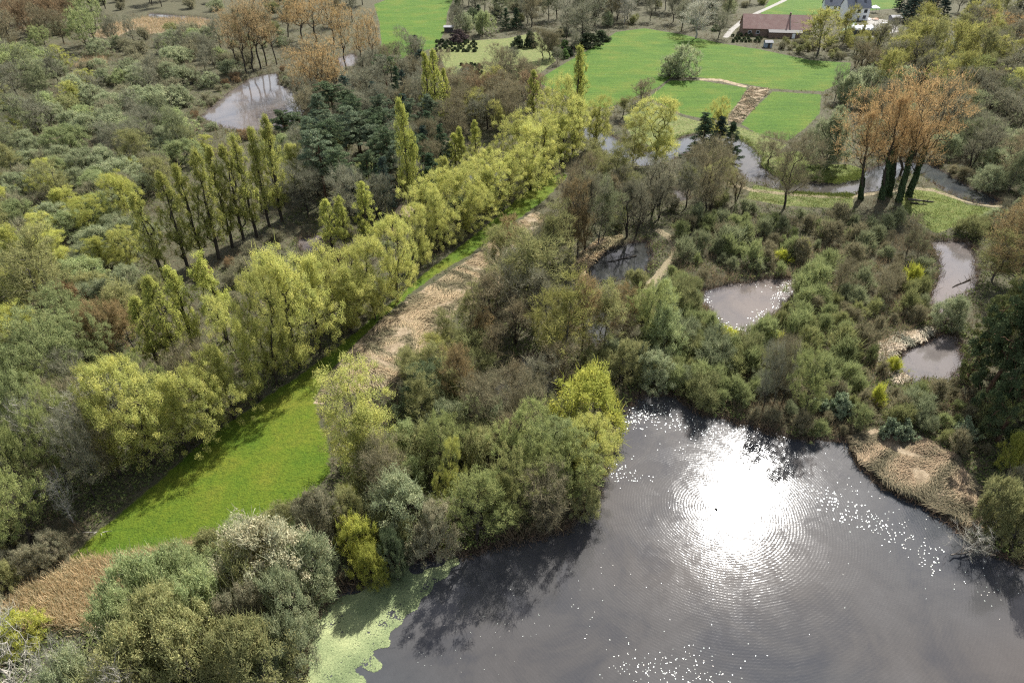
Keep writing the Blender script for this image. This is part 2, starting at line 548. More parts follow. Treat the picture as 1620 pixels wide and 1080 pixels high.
# one continuous terrain, its faces shared out to ground, meadows, reed beds, paths and road
VID = np.arange(nx * ny).reshape(ny, nx)
FACES = np.stack([VID[:-1, :-1], VID[:-1, 1:], VID[1:, 1:], VID[1:, :-1]], -1).reshape(-1, 4)
ATTR = {'meadow': sstep(MSD, 1.3, -1.3), 'reed': sstep(RSD, 1.3, -1.3), 'path': sstep(PSD, 0.8, -0.6), 'road': sstep(DSD, 0.9, -0.7), 'wet': sstep(WSD, 1.1, 0.0),
        'lush': ((MW >= 1) & (MW <= 6)).astype(float), 'rough': (np.isin(MW, [7, 8]) * 0.6 + (MW >= 9) * 0.9)}


def sheet(name, faces, label, cat, mat=None, z=None):
    used, inv = np.unique(faces, return_inverse=True)
    V = np.column_stack([GP[used], GZ[used] if z is None else np.full(len(used), z)])
    m = quads_mesh(name, V, inv.reshape(-1, 4), [mat or GROUND_MAT], smooth=True)
    if z is None:
        for k, v in ATTR.items():
            a = m.attributes.new(k, 'FLOAT', 'POINT'); a.data.foreach_set('value', v[used].astype(np.float32))
    return tag(link(name, m), label, cat, None, 'structure')


fc = lambda a: a[FACES].mean(1)
fm, fr, fp, fd, fw = fc(MSD), fc(RSD), fc(PSD), fc(DSD), fc(WSD)
cls = np.zeros(len(FACES), int)
cls[(fm < 0)] = 1
cls[(fr < 0)] = 2
cls[(fp < 0)] = 3
cls[(fd < 0)] = 4
cls[fw < 0] = 0
sheet('ground', FACES[cls == 0], 'brown leaf-littered marshy forest floor under the trees', 'ground')
mlab = {'front': 'long narrow bright green meadow running up beside the golden tree line', 'big': 'large green pasture in front of the red-roofed barn',
        'left square': 'small green field left of the brown ditch', 'right square': 'small square green field right of the brown ditch',
        'top': 'far green field beside the orange poplars', 'far right': 'pale green field behind the barn and white house', 'house lawn': 'tiny lawn below the white house',
        'bank': 'grassy bank inside the river bend', 'river side': 'rough green grass right of the ivy-clad trunks', 'river margin': 'rough grass between the small fields and the river', 'track side': 'rough grass beside the river track', 'nursery': 'rough grass of the plant nursery with round bushes'}
fmw = MW[FACES[:, 0]]
for i, k in enumerate(MEADOWS):
    f = FACES[(cls == 1) & (fmw == i)]
    if len(f): sheet('meadow', f, mlab[k], 'meadow')
rlab = {'strip': 'strip of flattened tan reed litter beside the long meadow', 'tan patch': 'rusty tan reed ground below the long meadow', 'lake shore': 'tan flattened sedge ground on the lake shore',
        'pond shore': 'tan reed bank beside the middle pond', 'ditch': 'brown reedy ditch between the two small fields', 'hedge line': 'thin brown strip along the pasture edge',
        'far tan': 'far tan reed bed beside the top stream', 'left tan': 'small rusty clearing among far sallows', 'pool margin': 'pale reed margin of the lower right pool'}
frw = RW[FACES[:, 0]]
for i, k in enumerate(REEDS):
    f = FACES[(cls == 2) & (frw == i)]
    if len(f): sheet('reed_bed', f, rlab[k], 'reed bed')
sheet('footpath', FACES[cls == 3], 'thin sandy footpaths by the river, pond and tree line', 'path')
sheet('road', FACES[cls == 4], 'pale gravel road and yard around the barn and house', 'road')

# water sheets
wp = fc(water_sd(GP))
fcx, fcy = fc(GP[:, 0]), fc(GP[:, 1])
FP = np.stack([fcx, fcy], 1)


def water_sheet(name, sd, label, cat, mat, grow=2.4):
    f = FACES[sd < grow]
    return sheet(name, f, label, cat, mat, WATER_Z)


lake_sd = np.full(len(FACES), 60.0)
near = (FP[:, 1] < 200) & (np.abs(FP[:, 0]) < 200)
lake_sd[near] = sdf(poly(LAKE), FP[near])
water_sheet('lake', lake_sd, 'large murky lake with the sun glint and ripple rings', 'lake', WATER_MAT)
plab = {'heart pond': 'heart-shaped grey pond ringed by white scum in the marsh scrub', 'upper pool': 'narrow mauve pool left of the big dark yew, the upper one',
        'lower pool': 'small mauve pool left of the big dark yew, the lower one', 'middle pond': 'dark pond with tan reed bank between the birches', 'slot pond': 'narrow slot of water behind the golden birches',
        'dark pond': 'dark shaded pool among bare alders above the yellow bush', 'tree pond': 'pale pond glimpsed through the golden tree line', 'top pond': 'brown pond reflecting the orange poplars',
        'pool': 'small blue-grey pool beside the poplar row', 'far stream': 'thin far stream by the tan reed bed', 'orange pool': 'small bright pool behind the orange poplars', 'clearing pool': 'tiny pale pool in the clearing by the bare alders'}
for k, p in PONDS.items():
    s = np.full(len(FACES), 60.0)
    pl = poly(p); lo, hi = pl.min(0) - 6, pl.max(0) + 6
    mk = (FP[:, 0] > lo[0]) & (FP[:, 0] < hi[0]) & (FP[:, 1] > lo[1]) & (FP[:, 1] < hi[1])
    s[mk] = sdf(pl, FP[mk])
    water_sheet('pond', s, plab[k], 'pond', DARK_POND_MAT if k in ('middle pond', 'slot pond', 'dark pond', 'tree pond') else POND_MAT)
rs = sdf_line(RIVER, RIVER_HW, FP)
water_sheet('river', rs, 'narrow river winding past the fields and ivy-clad trees', 'river', RIVER_MAT)

# ------------------------------------------------------------------ growing trees
def prof(kind, t):
    if kind == 'round':
        return np.sqrt(np.clip(1 - ((t - 0.42) / np.where(t < 0.42, 0.52, 0.60)) ** 2, 0.02, 1))
    if kind == 'dome':
        return np.sqrt(np.clip(1 - t ** 2.2, 0.01, 1)) * (0.86 + 0.14 * np.minimum(t / 0.2, 1))
    if kind == 'col':
        return np.where(t < 0.30, 0.55 + 1.5 * t, np.clip((1 - t) / 0.70, 0.0, 1) ** 0.62) + 0.03
    if kind == 'cone':
        return np.clip(1 - t, 0, 1) ** 0.85 + 0.04
    if kind == 'vase':
        return 0.28 + 0.72 * np.sqrt(np.clip(1 - ((t - 0.62) / np.where(t < 0.62, 0.75, 0.42)) ** 2, 0.02, 1))
    return np.ones_like(t)


def tubes(A, B, ra, rb, k):
    """k-sided tapered prisms for edges A->B."""
    d = B - A
    ln = np.linalg.norm(d, axis=1, keepdims=True); ln[ln < 1e-6] = 1e-6
    d = d / ln
    ref = np.where(np.abs(d[:, 2:3]) > 0.9, np.array([[1.0, 0, 0]]), np.array([[0, 0, 1.0]]))
    u = np.cross(ref, d); u /= np.linalg.norm(u, axis=1, keepdims=True)
    v = np.cross(d, u)
    an = np.arange(k) * 2 * math.pi / k
    ring = np.cos(an)[None, :, None] * u[:, None, :] + np.sin(an)[None, :, None] * v[:, None, :]
    VA = A[:, None, :] + ring * ra[:, None, None]
    VB = (B + d * ra[:, None] * 0.3)[:, None, :] + ring * rb[:, None, None]
    V = np.concatenate([VA, VB], 1)
    n = len(A)
    base = (np.arange(n) * 2 * k)[:, None]
    i = np.arange(k)[None, :]; j = (i + 1) % k
    F = np.stack([base + i, base + j, base + k + j, base + k + i], -1)
    return V.reshape(-1, 3), F.reshape(-1, 4)


def unit(a):
    return a / np.maximum(np.linalg.norm(a, axis=1, keepdims=True), 1e-9)


def leaf_quads(C, Nrm, ls, aspect, rng):
    n = len(C)
    ref = unit(rng.normal(size=(n, 3)))
    u = unit(np.cross(Nrm, ref)); v = np.cross(Nrm, u)
    s = (ls * (0.65 + 0.7 * rng.random(n)))[:, None]
    a, b = u * s * 0.5 * aspect, v * s * 0.5
    V = np.stack([C - a, C - b * 0.9, C + a, C + b * 0.9], 1).reshape(-1, 3)
    return V, np.arange(n * 4).reshape(-1, 4)


def grow(sp, seed, far):
    rng = np.random.default_rng(seed)
    h, w = sp['h'], sp['w']
    R = w / 2
    cb = sp['cb']
    nt = sp['nt']
    z0 = h * cb
    # lumpy envelope
    k = rng.normal(size=(7, 3)); ph = rng.random(7) * 6.28

    def lump(d):
        return 1 + sp.get('lump', 0.22) * np.sin(d @ k.T * 1.9 + ph).mean(1) * 3.0 + 0.10 * rng.normal(size=len(d))
    pts = []
    while len(pts) < nt:
        t = rng.random() ** sp.get('tb', 0.8)
        a = rng.random() * 6.2832
        q = rng.random() ** sp.get('shell', 0.42)
        r = float(prof(sp['prof'], np.array([t]))[0]) * R * q
        if sp['prof'] in ('round', 'dome') and t < 0.25 and q < 0.5 and rng.random() < 0.6: continue
        p = np.array([math.cos(a) * r, math.sin(a) * r, z0 + (h - z0) * t])
        pts.append(p)
    T = np.array(pts)
    dirs = unit(T - np.array([0, 0, z0 + (h - z0) * 0.4]))
    lm = lump(dirs)
    T[:, :2] *= lm[:, None]
    T[:, 2] = z0 + (T[:, 2] - z0) * np.clip(lm, 0.70, 1.18)
    rad = np.hypot(T[:, 0], T[:, 1])
    T[:, :2] *= max(0.5, (R - 0.35 * sp['rc'])) / np.percentile(rad, 90)
    T[:, 2] = z0 + (T[:, 2] - z0) * (h - 0.4 * sp['rc'] - z0) / max(1e-3, np.percentile(T[:, 2], 98) - z0)
    T[:, 2] = np.minimum(T[:, 2], h - (0.5 * sp['rc'] + 0.35 * sp.get('twl', 0) * (sp.get('tw', 0) > 0)) * rng.random(len(T)))
    # skeleton
    stems = sp.get('stems', 1)
    nodes, par = [], []
    lean = rng.normal(size=2) * 0.02 * h
    exc = sp.get('exc', 0.5)
    for s in range(stems):
        a0 = rng.random() * 6.28
        off = np.array([math.cos(a0), math.sin(a0)]) * (0 if stems == 1 else 0.04)
        spread = np.array([math.cos(a0), math.sin(a0)]) * (0 if stems == 1 else R * (0.25 + 0.45 * rng.random()))
        nseg = 7
        prev = -1
        top = exc * h * (1 if stems == 1 else 0.7 + 0.4 * rng.random())
        for i in range(nseg + 1):
            f = i / nseg
            j = rng.normal(size=2) * 0.012 * h * (0 < i)
            nodes.append(np.array([*(off + spread * f + lean * f * f + j * (0.4 if exc > 0.8 else 1)), top * f - (0.4 if i == 0 else 0)]))
            par.append(prev); prev = len(nodes) - 1
    order = np.argsort(np.hypot(T[:, 0], T[:, 1]) * 1.0 + 0.35 * T[:, 2])
    up = sp.get('up', 0.6)
    leafnode = []
    for ti in order:
        t = T[ti]
        Nn = np.array(nodes)
        dv = t - Nn
        dl = np.linalg.norm(dv, axis=1) + 1e-6
        cost = dl * (1 + 2.2 * np.maximum(0, up - dv[:, 2] / dl)) + 3.0 * (Nn[:, 2] < min(z0 * 0.6, t[2] * 0.5))
        p = int(np.argmin(cost))
        L_ = dl[p]
        segs = 3 if L_ > 1.2 else 2
        prev = p
        for i in range(1, segs):
            f = i / segs
            m = nodes[p] * (1 - f) + t * f
            m = m + rng.normal(size=3) * 0.06 * L_ + np.array([0, 0, sp.get('sag', -0.06) * L_ * math.sin(f * 3.14)])
            nodes.append(m); par.append(prev); prev = len(nodes) - 1
        nodes.append(t); par.append(prev); leafnode.append(len(nodes) - 1)
    Nn = np.array(nodes); par = np.array(par)
    cnt = np.zeros(len(Nn))
    cnt[leafnode] = 1
    for i in range(len(Nn) - 1, -1, -1):
        if par[i] >= 0: cnt[par[i]] += cnt[i]
    cnt = np.maximum(cnt, 0.6)
    tr = sp['R'] * (cnt / max(cnt[0], 1)) ** 0.52 if stems == 1 else sp['R'] * np.minimum(1, (cnt / (nt / stems)) ** 0.5)
    tr = np.clip(tr, sp.get('rt', 0.022) * (1.4 if far else 1), sp['R'])
    ch = np.nonzero(par >= 0)[0]
    A, B = Nn[par[ch]], Nn[ch]
    ra, rb = np.minimum(tr[par[ch]], tr[ch] * 1.35), tr[ch]
    thick = rb > 0.07
    Vs, Fs, o = [], [], 0
    for mk, kk in ((thick, 7), (~thick, 3)):
        if mk.any():
            V, F = tubes(A[mk], B[mk], ra[mk], rb[mk], kk)
            Vs.append(V); Fs.append(F + o); o += len(V)
    # bare twigs at the branch ends belong to the crown
    nl = sp['nl']
    ls = sp['ls']
    if far:
        nl = max(6, int(nl / 2.6)); ls = ls * 1.55
    CV, CF, tone, o2 = [], [], [], 0
    cz = z0 + (h - z0) * 0.35
    if nl:
        ctone = rng.random(len(T))
        rep = rng.poisson(nl * (0.55 + 0.9 * rng.random(len(T))))
        idx = np.repeat(np.arange(len(T)), rep)
        off = rng.normal(size=(len(idx), 3))
        off = unit(off) * (rng.random((len(idx), 1)) ** 0.45)
        off *= np.array([sp['rc'], sp['rc'], sp['rc'] * sp.get('zf', 0.7)]) * (0.7 + 0.6 * rng.random(len(T)))[idx][:, None]
        C = T[idx] + off
        if sp.get('droop'):
            rr = np.hypot(off[:, 0], off[:, 1])
            C[:, 2] -= sp['droop'] * rr
        C[:, 2] = np.maximum(C[:, 2], 0.05)
        nrm = unit(rng.normal(size=(len(idx), 3)) + unit(off + 1e-6) * 0.7 + np.array([0, 0, 0.5]))
        V, F = leaf_quads(C, nrm, ls, sp.get('asp', 1.3), rng)
        CV.append(V); CF.append(F); o2 += len(V)
        tone.append(np.clip(0.42 * ctone[idx] + 0.58 * rng.random(len(idx)), 0, 1))
    tw = sp.get('tw', 0)
    if tw:
        tw2 = max(4, int(tw / (1.8 if far else 1)))
        idx = np.repeat(np.arange(len(T)), tw2)
        n = len(idx)
        out = unit(T - np.array([0, 0, cz - 0.2 * h]))[idx]
        d = unit(rng.normal(size=(n, 3)) * 0.75 + out * 0.7 + np.array([0, 0, sp.get('twup', 0.5)]))
        ln = sp.get('twl', 0.9) * (0.5 + rng.random(n))
        S = T[idx] + rng.normal(size=(n, 3)) * sp['rc'] * 0.45
        E = S + d * ln[:, None]
        wd = sp.get('tww', 0.03) * (1.6 if far else 1)
        sd = unit(np.cross(d, rng.normal(size=(n, 3)))) * wd
        V = np.stack([S - sd, S + sd, E + sd * 0.3, E - sd * 0.3], 1).reshape(-1, 3)
        CV.append(V); CF.append(np.arange(n * 4).reshape(-1, 4) + o2)
        tone.append(0.15 + 0.5 * rng.random(n))
    return (np.concatenate(Vs), np.concatenate(Fs)), (np.concatenate(CV), np.concatenate(CF), np.concatenate(tone))


SPEC = {
    'lombardy_poplar': dict(h=22, w=4.6, cb=0.16, prof='col', nt=170, rc=0.52, zf=1.6, nl=72, ls=0.15, shell=0.5, R=0.34, exc=0.96, up=0.90, tb=0.85, sag=0.0, rt=0.03, lump=0.25, bark=BARK_DARK, near=6, tw=5, twl=0.9, twup=1.4),
    'golden_willow': dict(h=13, w=11, cb=0.09, prof='round', nt=270, rc=0.74, zf=0.75, nl=128, ls=0.108, shell=0.42, R=0.32, exc=0.45, up=0.5, lump=0.52, bark=BARK_DARK, near=6, tw=4),
    'pale_willow': dict(h=13, w=11, cb=0.28, prof='round', nt=230, rc=0.62, zf=0.85, nl=85, ls=0.12, shell=0.45, R=0.30, exc=0.45, up=0.6, lump=0.3, bark=BARK_DARK, near=3, tw=6),
    'sallow_bush': dict(h=5.5, w=9, cb=0.06, prof='dome', nt=210, rc=0.62, zf=0.75, nl=105, ls=0.115, shell=0.30, R=0.12, exc=0.55, up=0.3, stems=7, lump=0.30, bark=BARK_GREY, near=4, tw=7, twl=0.7),
    'bare_tree': dict(h=14, w=8, cb=0.25, prof='vase', nt=190, rc=0.65, nl=12, ls=0.11, shell=0.5, R=0.20, exc=0.72, up=0.75, lump=0.3, bark=BARK_DARK, near=5, tw=22, twl=0.95, tww=0.022),
    'alder': dict(h=12, w=5.5, cb=0.30, prof='vase', nt=130, rc=0.55, nl=10, ls=0.11, shell=0.6, R=0.13, exc=0.85, up=0.8, stems=4, lump=0.3, bark=BARK_DARK, near=3, tw=14, twl=1.0, tww=0.02, twup=0.8),
    'hazel_bush': dict(h=4.5, w=5.5, cb=0.08, prof='vase', nt=130, rc=0.55, zf=1.0, nl=55, ls=0.11, shell=0.45, R=0.08, exc=0.75, up=0.7, stems=9, lump=0.35, rt=0.016, bark=BARK_GREY, near=3, tw=14, twl=0.8, twup=0.9),
    'birch': dict(h=14, w=6.5, cb=0.20, prof='round', nt=170, rc=0.58, zf=1.0, nl=38, ls=0.115, shell=0.45, R=0.17, exc=0.85, up=0.7, lump=0.28, bark=BARK_GREY, near=4, tw=14, twl=0.9),
    'bronze_poplar': dict(h=24, w=12.5, cb=0.36, prof='vase', nt=250, rc=0.80, zf=0.8, nl=19, ls=0.15, shell=0.5, R=0.32, exc=0.72, up=0.85, lump=0.42, bark=BARK_DARK, near=4, tw=6, twl=1.1),
    'pine': dict(h=17, w=8, cb=0.42, prof='round', nt=85, rc=0.95, zf=0.38, nl=200, ls=0.17, asp=1.9, shell=0.5, R=0.26, exc=0.92, up=0.1, lump=0.3, sag=0.02, bark=BARK_PINE, near=3),
    'spruce': dict(h=17, w=7, cb=0.06, prof='cone', nt=190, rc=0.75, zf=0.32, nl=100, ls=0.16, asp=2.0, shell=0.5, R=0.26, exc=0.98, up=-0.2, tb=1.2, droop=0.35, lump=0.16, sag=0.05, bark=BARK_PINE, near=3),
    'yew': dict(h=13, w=10, cb=0.05, prof='round', nt=180, rc=0.85, zf=0.4, nl=130, ls=0.15, asp=1.8, shell=0.36, R=0.35, exc=0.75, up=0.0, droop=0.25, lump=0.35, bark=BARK_PINE, near=3),
    'marsh_shrub': dict(h=3.2, w=3.6, cb=0.1, prof='dome', nt=95, rc=0.36, zf=1.4, nl=48, ls=0.095, shell=0.55, R=0.06, exc=0.7, up=0.6, stems=7, lump=0.4, rt=0.014, bark=BARK_GREY, near=5, tw=9, twl=0.75, twup=1.0),
    'laurel_shrub': dict(h=2.6, w=4, cb=0.05, prof='dome', nt=70, rc=0.5, zf=0.6, nl=60, ls=0.20, shell=0.3, R=0.07, exc=0.5, up=0.2, stems=5, lump=0.35, rt=0.02, bark=BARK_GREY, near=2),
    'dead_tree': dict(h=13, w=8, cb=0.3, prof='vase', nt=110, rc=0.6, nl=0, ls=0.1, shell=0.6, R=0.2, exc=0.75, up=0.5, lump=0.3, rt=0.035, bark=BARK_PALE, near=3, tw=12, twl=1.0, tww=0.016),
    'topiary_bush': dict(h=1.5, w=1.9, cb=0.04, prof='dome', nt=40, rc=0.3, nl=45, ls=0.17, shell=0.25, R=0.06, exc=0.5, up=0.2, stems=3, lump=0.12, bark=BARK_GREY, near=1),
    'hedge_bush': dict(h=3, w=4, cb=0.04, prof='dome', nt=80, rc=0.5, nl=80, ls=0.17, shell=0.3, R=0.1, exc=0.5, up=0.2, stems=4, lump=0.3, bark=BARK_GREY, near=2),
}
# tint word -> leaf material, per kind
TINT = {
    'lombardy_poplar': {'olive-gold': ((0.315, 0.315, 0.095), .5), 'yellow-green': ((0.365, 0.375, 0.105), .5)},
    'golden_willow': {'yellow-green': ((0.42, 0.415, 0.135), .5), 'golden': ((0.42, 0.40, 0.12), .5), 'olive': ((0.29, 0.29, 0.12), .5), 'bright yellow-green': ((0.40, 0.40, 0.115), .5)},
    'pale_willow': {'pale green': ((0.28, 0.31, 0.145), .5), 'soft green': ((0.255, 0.275, 0.11), .5), 'yellowish': ((0.33, 0.33, 0.11), .5)},
    'sallow_bush': {'grey-green': ((0.285, 0.305, 0.185), .5), 'green': ((0.30, 0.335, 0.165), .5), 'greyish brown': ((0.28, 0.255, 0.175), .45), 'yellow-green': ((0.38, 0.38, 0.09), .5),
                    'olive': ((0.295, 0.285, 0.135), .5), 'rusty': ((0.27, 0.18, 0.10), .4), 'dark green': ((0.11, 0.135, 0.075), .35), 'pale straw': ((0.42, 0.39, 0.27), .45)},
    'hazel_bush': {'greyish brown': ((0.245, 0.225, 0.15), .4), 'olive': ((0.235, 0.235, 0.11), .42), 'grey-green': ((0.22, 0.235, 0.14), .4), 'rusty': ((0.25, 0.17, 0.10), .4)},
    'bare_tree': {'grey': ((0.235, 0.222, 0.165), .25), 'brown': ((0.235, 0.20, 0.13), .25), 'reddish-brown': ((0.25, 0.175, 0.11), .25), 'pale grey': ((0.42, 0.39, 0.33), .2)},
    'alder': {'grey-brown': ((0.23, 0.21, 0.15), .25), 'brown': ((0.235, 0.19, 0.12), .25), 'olive-grey': ((0.205, 0.20, 0.125), .25)},
    'birch': {'olive': ((0.255, 0.245, 0.11), .45), 'rust-tinged': ((0.26, 0.19, 0.10), .4), 'grey-green': ((0.215, 0.225, 0.13), .4), 'yellow-olive': ((0.31, 0.29, 0.10), .45)},
    'bronze_poplar': {'bronze-orange': ((0.43, 0.285, 0.145), .45), 'pale bronze': ((0.38, 0.275, 0.155), .45), 'tan-orange': ((0.40, 0.275, 0.14), .45)},
    'pine': {'blue-green': ((0.145, 0.175, 0.115), .2), 'dark green': ((0.11, 0.14, 0.08), .2)},
    'spruce': {'dark green': ((0.058, 0.085, 0.05), .12), 'blue-black': ((0.052, 0.072, 0.06), .12)},
    'yew': {'dark green': ((0.068, 0.088, 0.046), .12), 'olive-edged dark': ((0.13, 0.14, 0.06), .18)},
    'marsh_shrub': {'soft green': ((0.255, 0.275, 0.125), .42), 'grey-green': ((0.25, 0.26, 0.15), .4), 'brownish': ((0.235, 0.205, 0.13), .35), 'bright yellow': ((0.42, 0.42, 0.07), .5), 'olive': ((0.24, 0.24, 0.105), .4)},
    'laurel_shrub': {'glossy': ((0.20, 0.235, 0.15), .25)},
    'dead_tree': {'pale': ((0.36, 0.33, 0.28), .1)},
    'topiary_bush': {'dark green': ((0.075, 0.095, 0.052), .15)},
    'hedge_bush': {'dark green': ((0.07, 0.085, 0.05), .15), 'green': ((0.11, 0.16, 0.06), .35), 'purplish': ((0.10, 0.075, 0.075), .25)},
}
NOUN = {'alder': 'many-stemmed alder', 'hazel_bush': 'upright bush', 'lombardy_poplar': 'Lombardy poplar', 'golden_willow': 'broad willow', 'pale_willow': 'airy willow', 'sallow_bush': 'sallow bush', 'bare_tree': 'leafless tree', 'birch': 'slender birch',
        'bronze_poplar': 'budding poplar', 'pine': 'pine', 'spruce': 'spruce', 'yew': 'yew', 'marsh_shrub': 'marsh shrub', 'laurel_shrub': 'laurel shrub', 'dead_tree': 'dead tree', 'topiary_bush': 'round clipped bush', 'hedge_bush': 'dense bush'}
CAT = {'alder': 'alder', 'hazel_bush': 'hazel bush', 'lombardy_poplar': 'poplar', 'golden_willow': 'willow', 'pale_willow': 'willow', 'sallow_bush': 'bush', 'bare_tree': 'bare tree', 'birch': 'birch', 'bronze_poplar': 'poplar', 'pine': 'conifer', 'spruce': 'conifer',
       'yew': 'conifer', 'marsh_shrub': 'shrub', 'laurel_shrub': 'shrub', 'dead_tree': 'dead tree', 'topiary_bush': 'clipped bush', 'hedge_bush': 'hedge bush'}
GROUPN = {'alder': 'alders', 'hazel_bush': 'upright bushes', 'lombardy_poplar': 'slim poplars', 'golden_willow': 'broad golden willows', 'pale_willow': 'airy willows', 'sallow_bush': 'sallow bushes', 'bare_tree': 'leafless trees', 'birch': 'slender birches', 'bronze_poplar': 'bronze poplars',
          'pine': 'pines', 'spruce': 'spruces', 'yew': 'dark yews', 'marsh_shrub': 'marsh scrub', 'laurel_shrub': 'laurels', 'dead_tree': 'dead trees', 'topiary_bush': 'clipped bushes in the nursery', 'hedge_bush': 'hedge bushes'}

MESHES = {}


def variant(kind, i, far):
    key = (kind, i, far)
    if key not in MESHES:
        sp = SPEC[kind]
        (tv, tf), (cv, cf, tn) = grow(sp, abs(hash_str(kind)) % 9973 + i * 131 + (5 if far else 0), far)
        col, tr = list(TINT[kind].values())[0]
        tm = quads_mesh(kind + '_trunk', tv, tf, [sp['bark']], smooth=True)
        cm = quads_mesh(kind + '_crown', cv, cf, [leaf_mat(kind + ' ' + list(TINT[kind])[0], col, tr)], tone=tn)
        MESHES[key] = (tm, cm)
    return MESHES[key]


def hash_str(s):
    v = 17
    for c in s: v = (v * 31 + ord(c)) % 1000003
    return v


PLANTS = []     # every plant: dict(kind, x, y, h, w, tint, px, py, label)


def plant(kind, bx, by, ty, w, tint=None, lx=None, label=None, extra=None, group=None):
    x, y = at(bx, by)
    h = height_for(y, ty)
    s = FPX / (y * CP + (CAM_H - h * 0.6) * SP)
    lean = 0.0
    if lx is not None:
        d = (y * CP + (CAM_H - h) * SP)
        xt = (lx - 810) / FPX * d
        lean = math.atan2(xt - x, h)
    PLANTS.append(dict(kind=kind, x=x, y=y, h=max(h, 0.6), w=w / s, tint=tint or list(TINT[kind])[0], px=bx, py=by, ty=ty, label=label, lean=lean, extra=extra, group=group))


def spread(kind, rows, tint=None):
    for r in rows:
        plant(kind, *r[:4], tint=(r[4] if len(r) > 4 else tint), lx=(r[5] if len(r) > 5 else None))


# ------------------------------------------------------------------ the trees one can tell apart, from the photograph
# the slanting row of slim poplars at the left
spread('lombardy_poplar', [(265, 452, 308, 38), (300, 433, 275, 36), (322, 416, 264, 36), (347, 412, 243, 38), (368, 393, 235, 34), (388, 388, 232, 34), (407, 377, 214, 34), (427, 362, 204, 32), (447, 352, 188, 36)], 'olive-gold')
# slim poplars inside the golden line and around the pines
spread('lombardy_poplar', [(256, 590, 470, 42), (290, 590, 436, 44), (312, 562, 424, 42), (360, 542, 400, 44),
                           (581, 386, 292, 30), (548, 395, 312, 26), (527, 400, 318, 28), (650, 333, 160, 32), (657, 331, 212, 20),
                           (680, 204, 86, 24), (693, 206, 80, 26), (706, 200, 112, 20), (722, 268, 205, 22), (733, 268, 190, 22), (752, 262, 181, 22),
                           (844, 190, 114, 24), (908, 216, 76, 30), (914, 212, 90, 22)], 'yellow-green')
# the golden willow line along the meadow
spread('golden_willow', [(630, 480, 346, 74), (594, 506, 378, 80), (556, 530, 388, 92), (508, 562, 414, 84), (474, 586, 400, 96), (438, 610, 436, 80), (412, 637, 464, 74), (372, 664, 548, 84),
                         (338, 690, 578, 82), (302, 714, 600, 100), (246, 735, 575, 110), (192, 752, 600, 90), (570, 500, 398, 76), (530, 515, 408, 74), (455, 545, 430, 70)], 'yellow-green')
spread('golden_willow', [(680, 372, 268, 74), (722, 366, 266, 72), (768, 346, 248, 76), (808, 320, 224, 74), (838, 302, 198, 76), (776, 278, 205, 56), (822, 266, 166, 62), (862, 275, 172, 62), (886, 262, 160, 62),
                         (906, 246, 124, 78), (942, 236, 150, 56), (872, 208, 138, 46), (705, 304, 244, 42), (694, 398, 300, 60), (664, 424, 326, 56), (742, 372, 300, 56), (740, 310, 240, 60)], 'yellow-green')
plant('golden_willow', 1036, 262, 158, 88, 'yellow-green', label='round golden willow with dark trunk standing alone on the river bank')
plant('golden_willow', 1128, 240, 154, 40, 'golden', label='weeping golden willow rising behind the dark conifers by the river')
plant('birch', 1000, 268, 190, 46, 'yellow-olive')
# yellow willows and bushes at the left
spread('golden_willow', [(50, 454, 362, 80), (100, 425, 372, 62), (168, 432, 380, 58), (88, 312, 255, 48), (205, 347, 275, 64), (216, 276, 250, 34), (105, 346, 300, 62), (324, 247, 216, 34), (100, 112, 72, 40), (10, 225, 188, 44),
                         (12, 345, 300, 54), (40, 562, 488, 84), (22, 508, 452, 66), (150, 372, 312, 50)], 'bright yellow-green')
plant('golden_willow', 468, 306, 230, 48, 'yellow-green', label='open golden willow with dark forked trunk at the end of the poplar row')
spread('pale_willow', [(98, 634, 500, 104), (150, 602, 508, 76), (38, 682, 568, 84), (8, 645, 555, 66), (70, 730, 600, 80), (15, 760, 640, 70)], 'pale green')
spread('sallow_bush', [(116, 508, 448, 62, 'rusty'), (196, 514, 460, 50, 'rusty'), (143, 452, 410, 84, 'green'), (200, 458, 424, 56, 'grey-green'), (240, 480, 440, 50, 'olive')])
spread('birch', [(182, 572, 478, 46), (163, 582, 492, 40), (214, 560, 478, 44)], 'rust-tinged')
# thin wood at the lower left
spread('bare_tree', [(152, 792, 665, 60, 'grey'), (25, 830, 700, 60, 'grey'), (185, 760, 665, 46, 'brown')])
plant('dead_tree', 92, 752, 628, 56, lx=30, label='leaning dead white tree beside the pale willows at the lower left')
plant('dead_tree', 150, 745, 640, 90, label='dead tree with twisted pale branches at the meadow edge')
plant('dead_tree', 118, 830, 762, 50, label='low broken dead tree with pale branches at the meadow tip')
spread('pale_willow', [(60, 800, 665, 70), (112, 775, 650, 64), (20, 800, 690, 60), (130, 730, 610, 60)], 'soft green')
# upper left: budding poplars round the brown pond
spread('bronze_poplar', [(391, 119, 4, 46), (402, 115, -6, 50), (413, 111, -9, 50), (422, 106, -2, 44), (376, 112, 14, 38), (438, 104, 10, 36)], 'pale bronze')
spread('bronze_poplar', [(503, 176, 60, 62), (520, 172, 66, 54), (537, 166, 62, 48), (480, 160, 78, 48)], 'tan-orange')
spread('bronze_poplar', [(478, 64, -8, 48), (500, 70, -10, 52), (528, 72, -8, 46), (548, 112, 8, 38), (574, 116, 14, 36), (591, 118, 14, 36), (456, 60, -6, 40)], 'tan-orange')
spread('bare_tree', [(655, 116, 44, 42, 'grey'), (640, 135, 86, 36, 'grey'), (52, 72, -12, 48, 'reddish-brown'), (75, 48, -12, 42, 'reddish-brown'), (92, 52, -16, 40, 'reddish-brown'), (15, 58, -12, 46, 'reddish-brown'), (112, 42, -14, 38, 'reddish-brown'),
                     (28, 92, 20, 44, 'brown')])
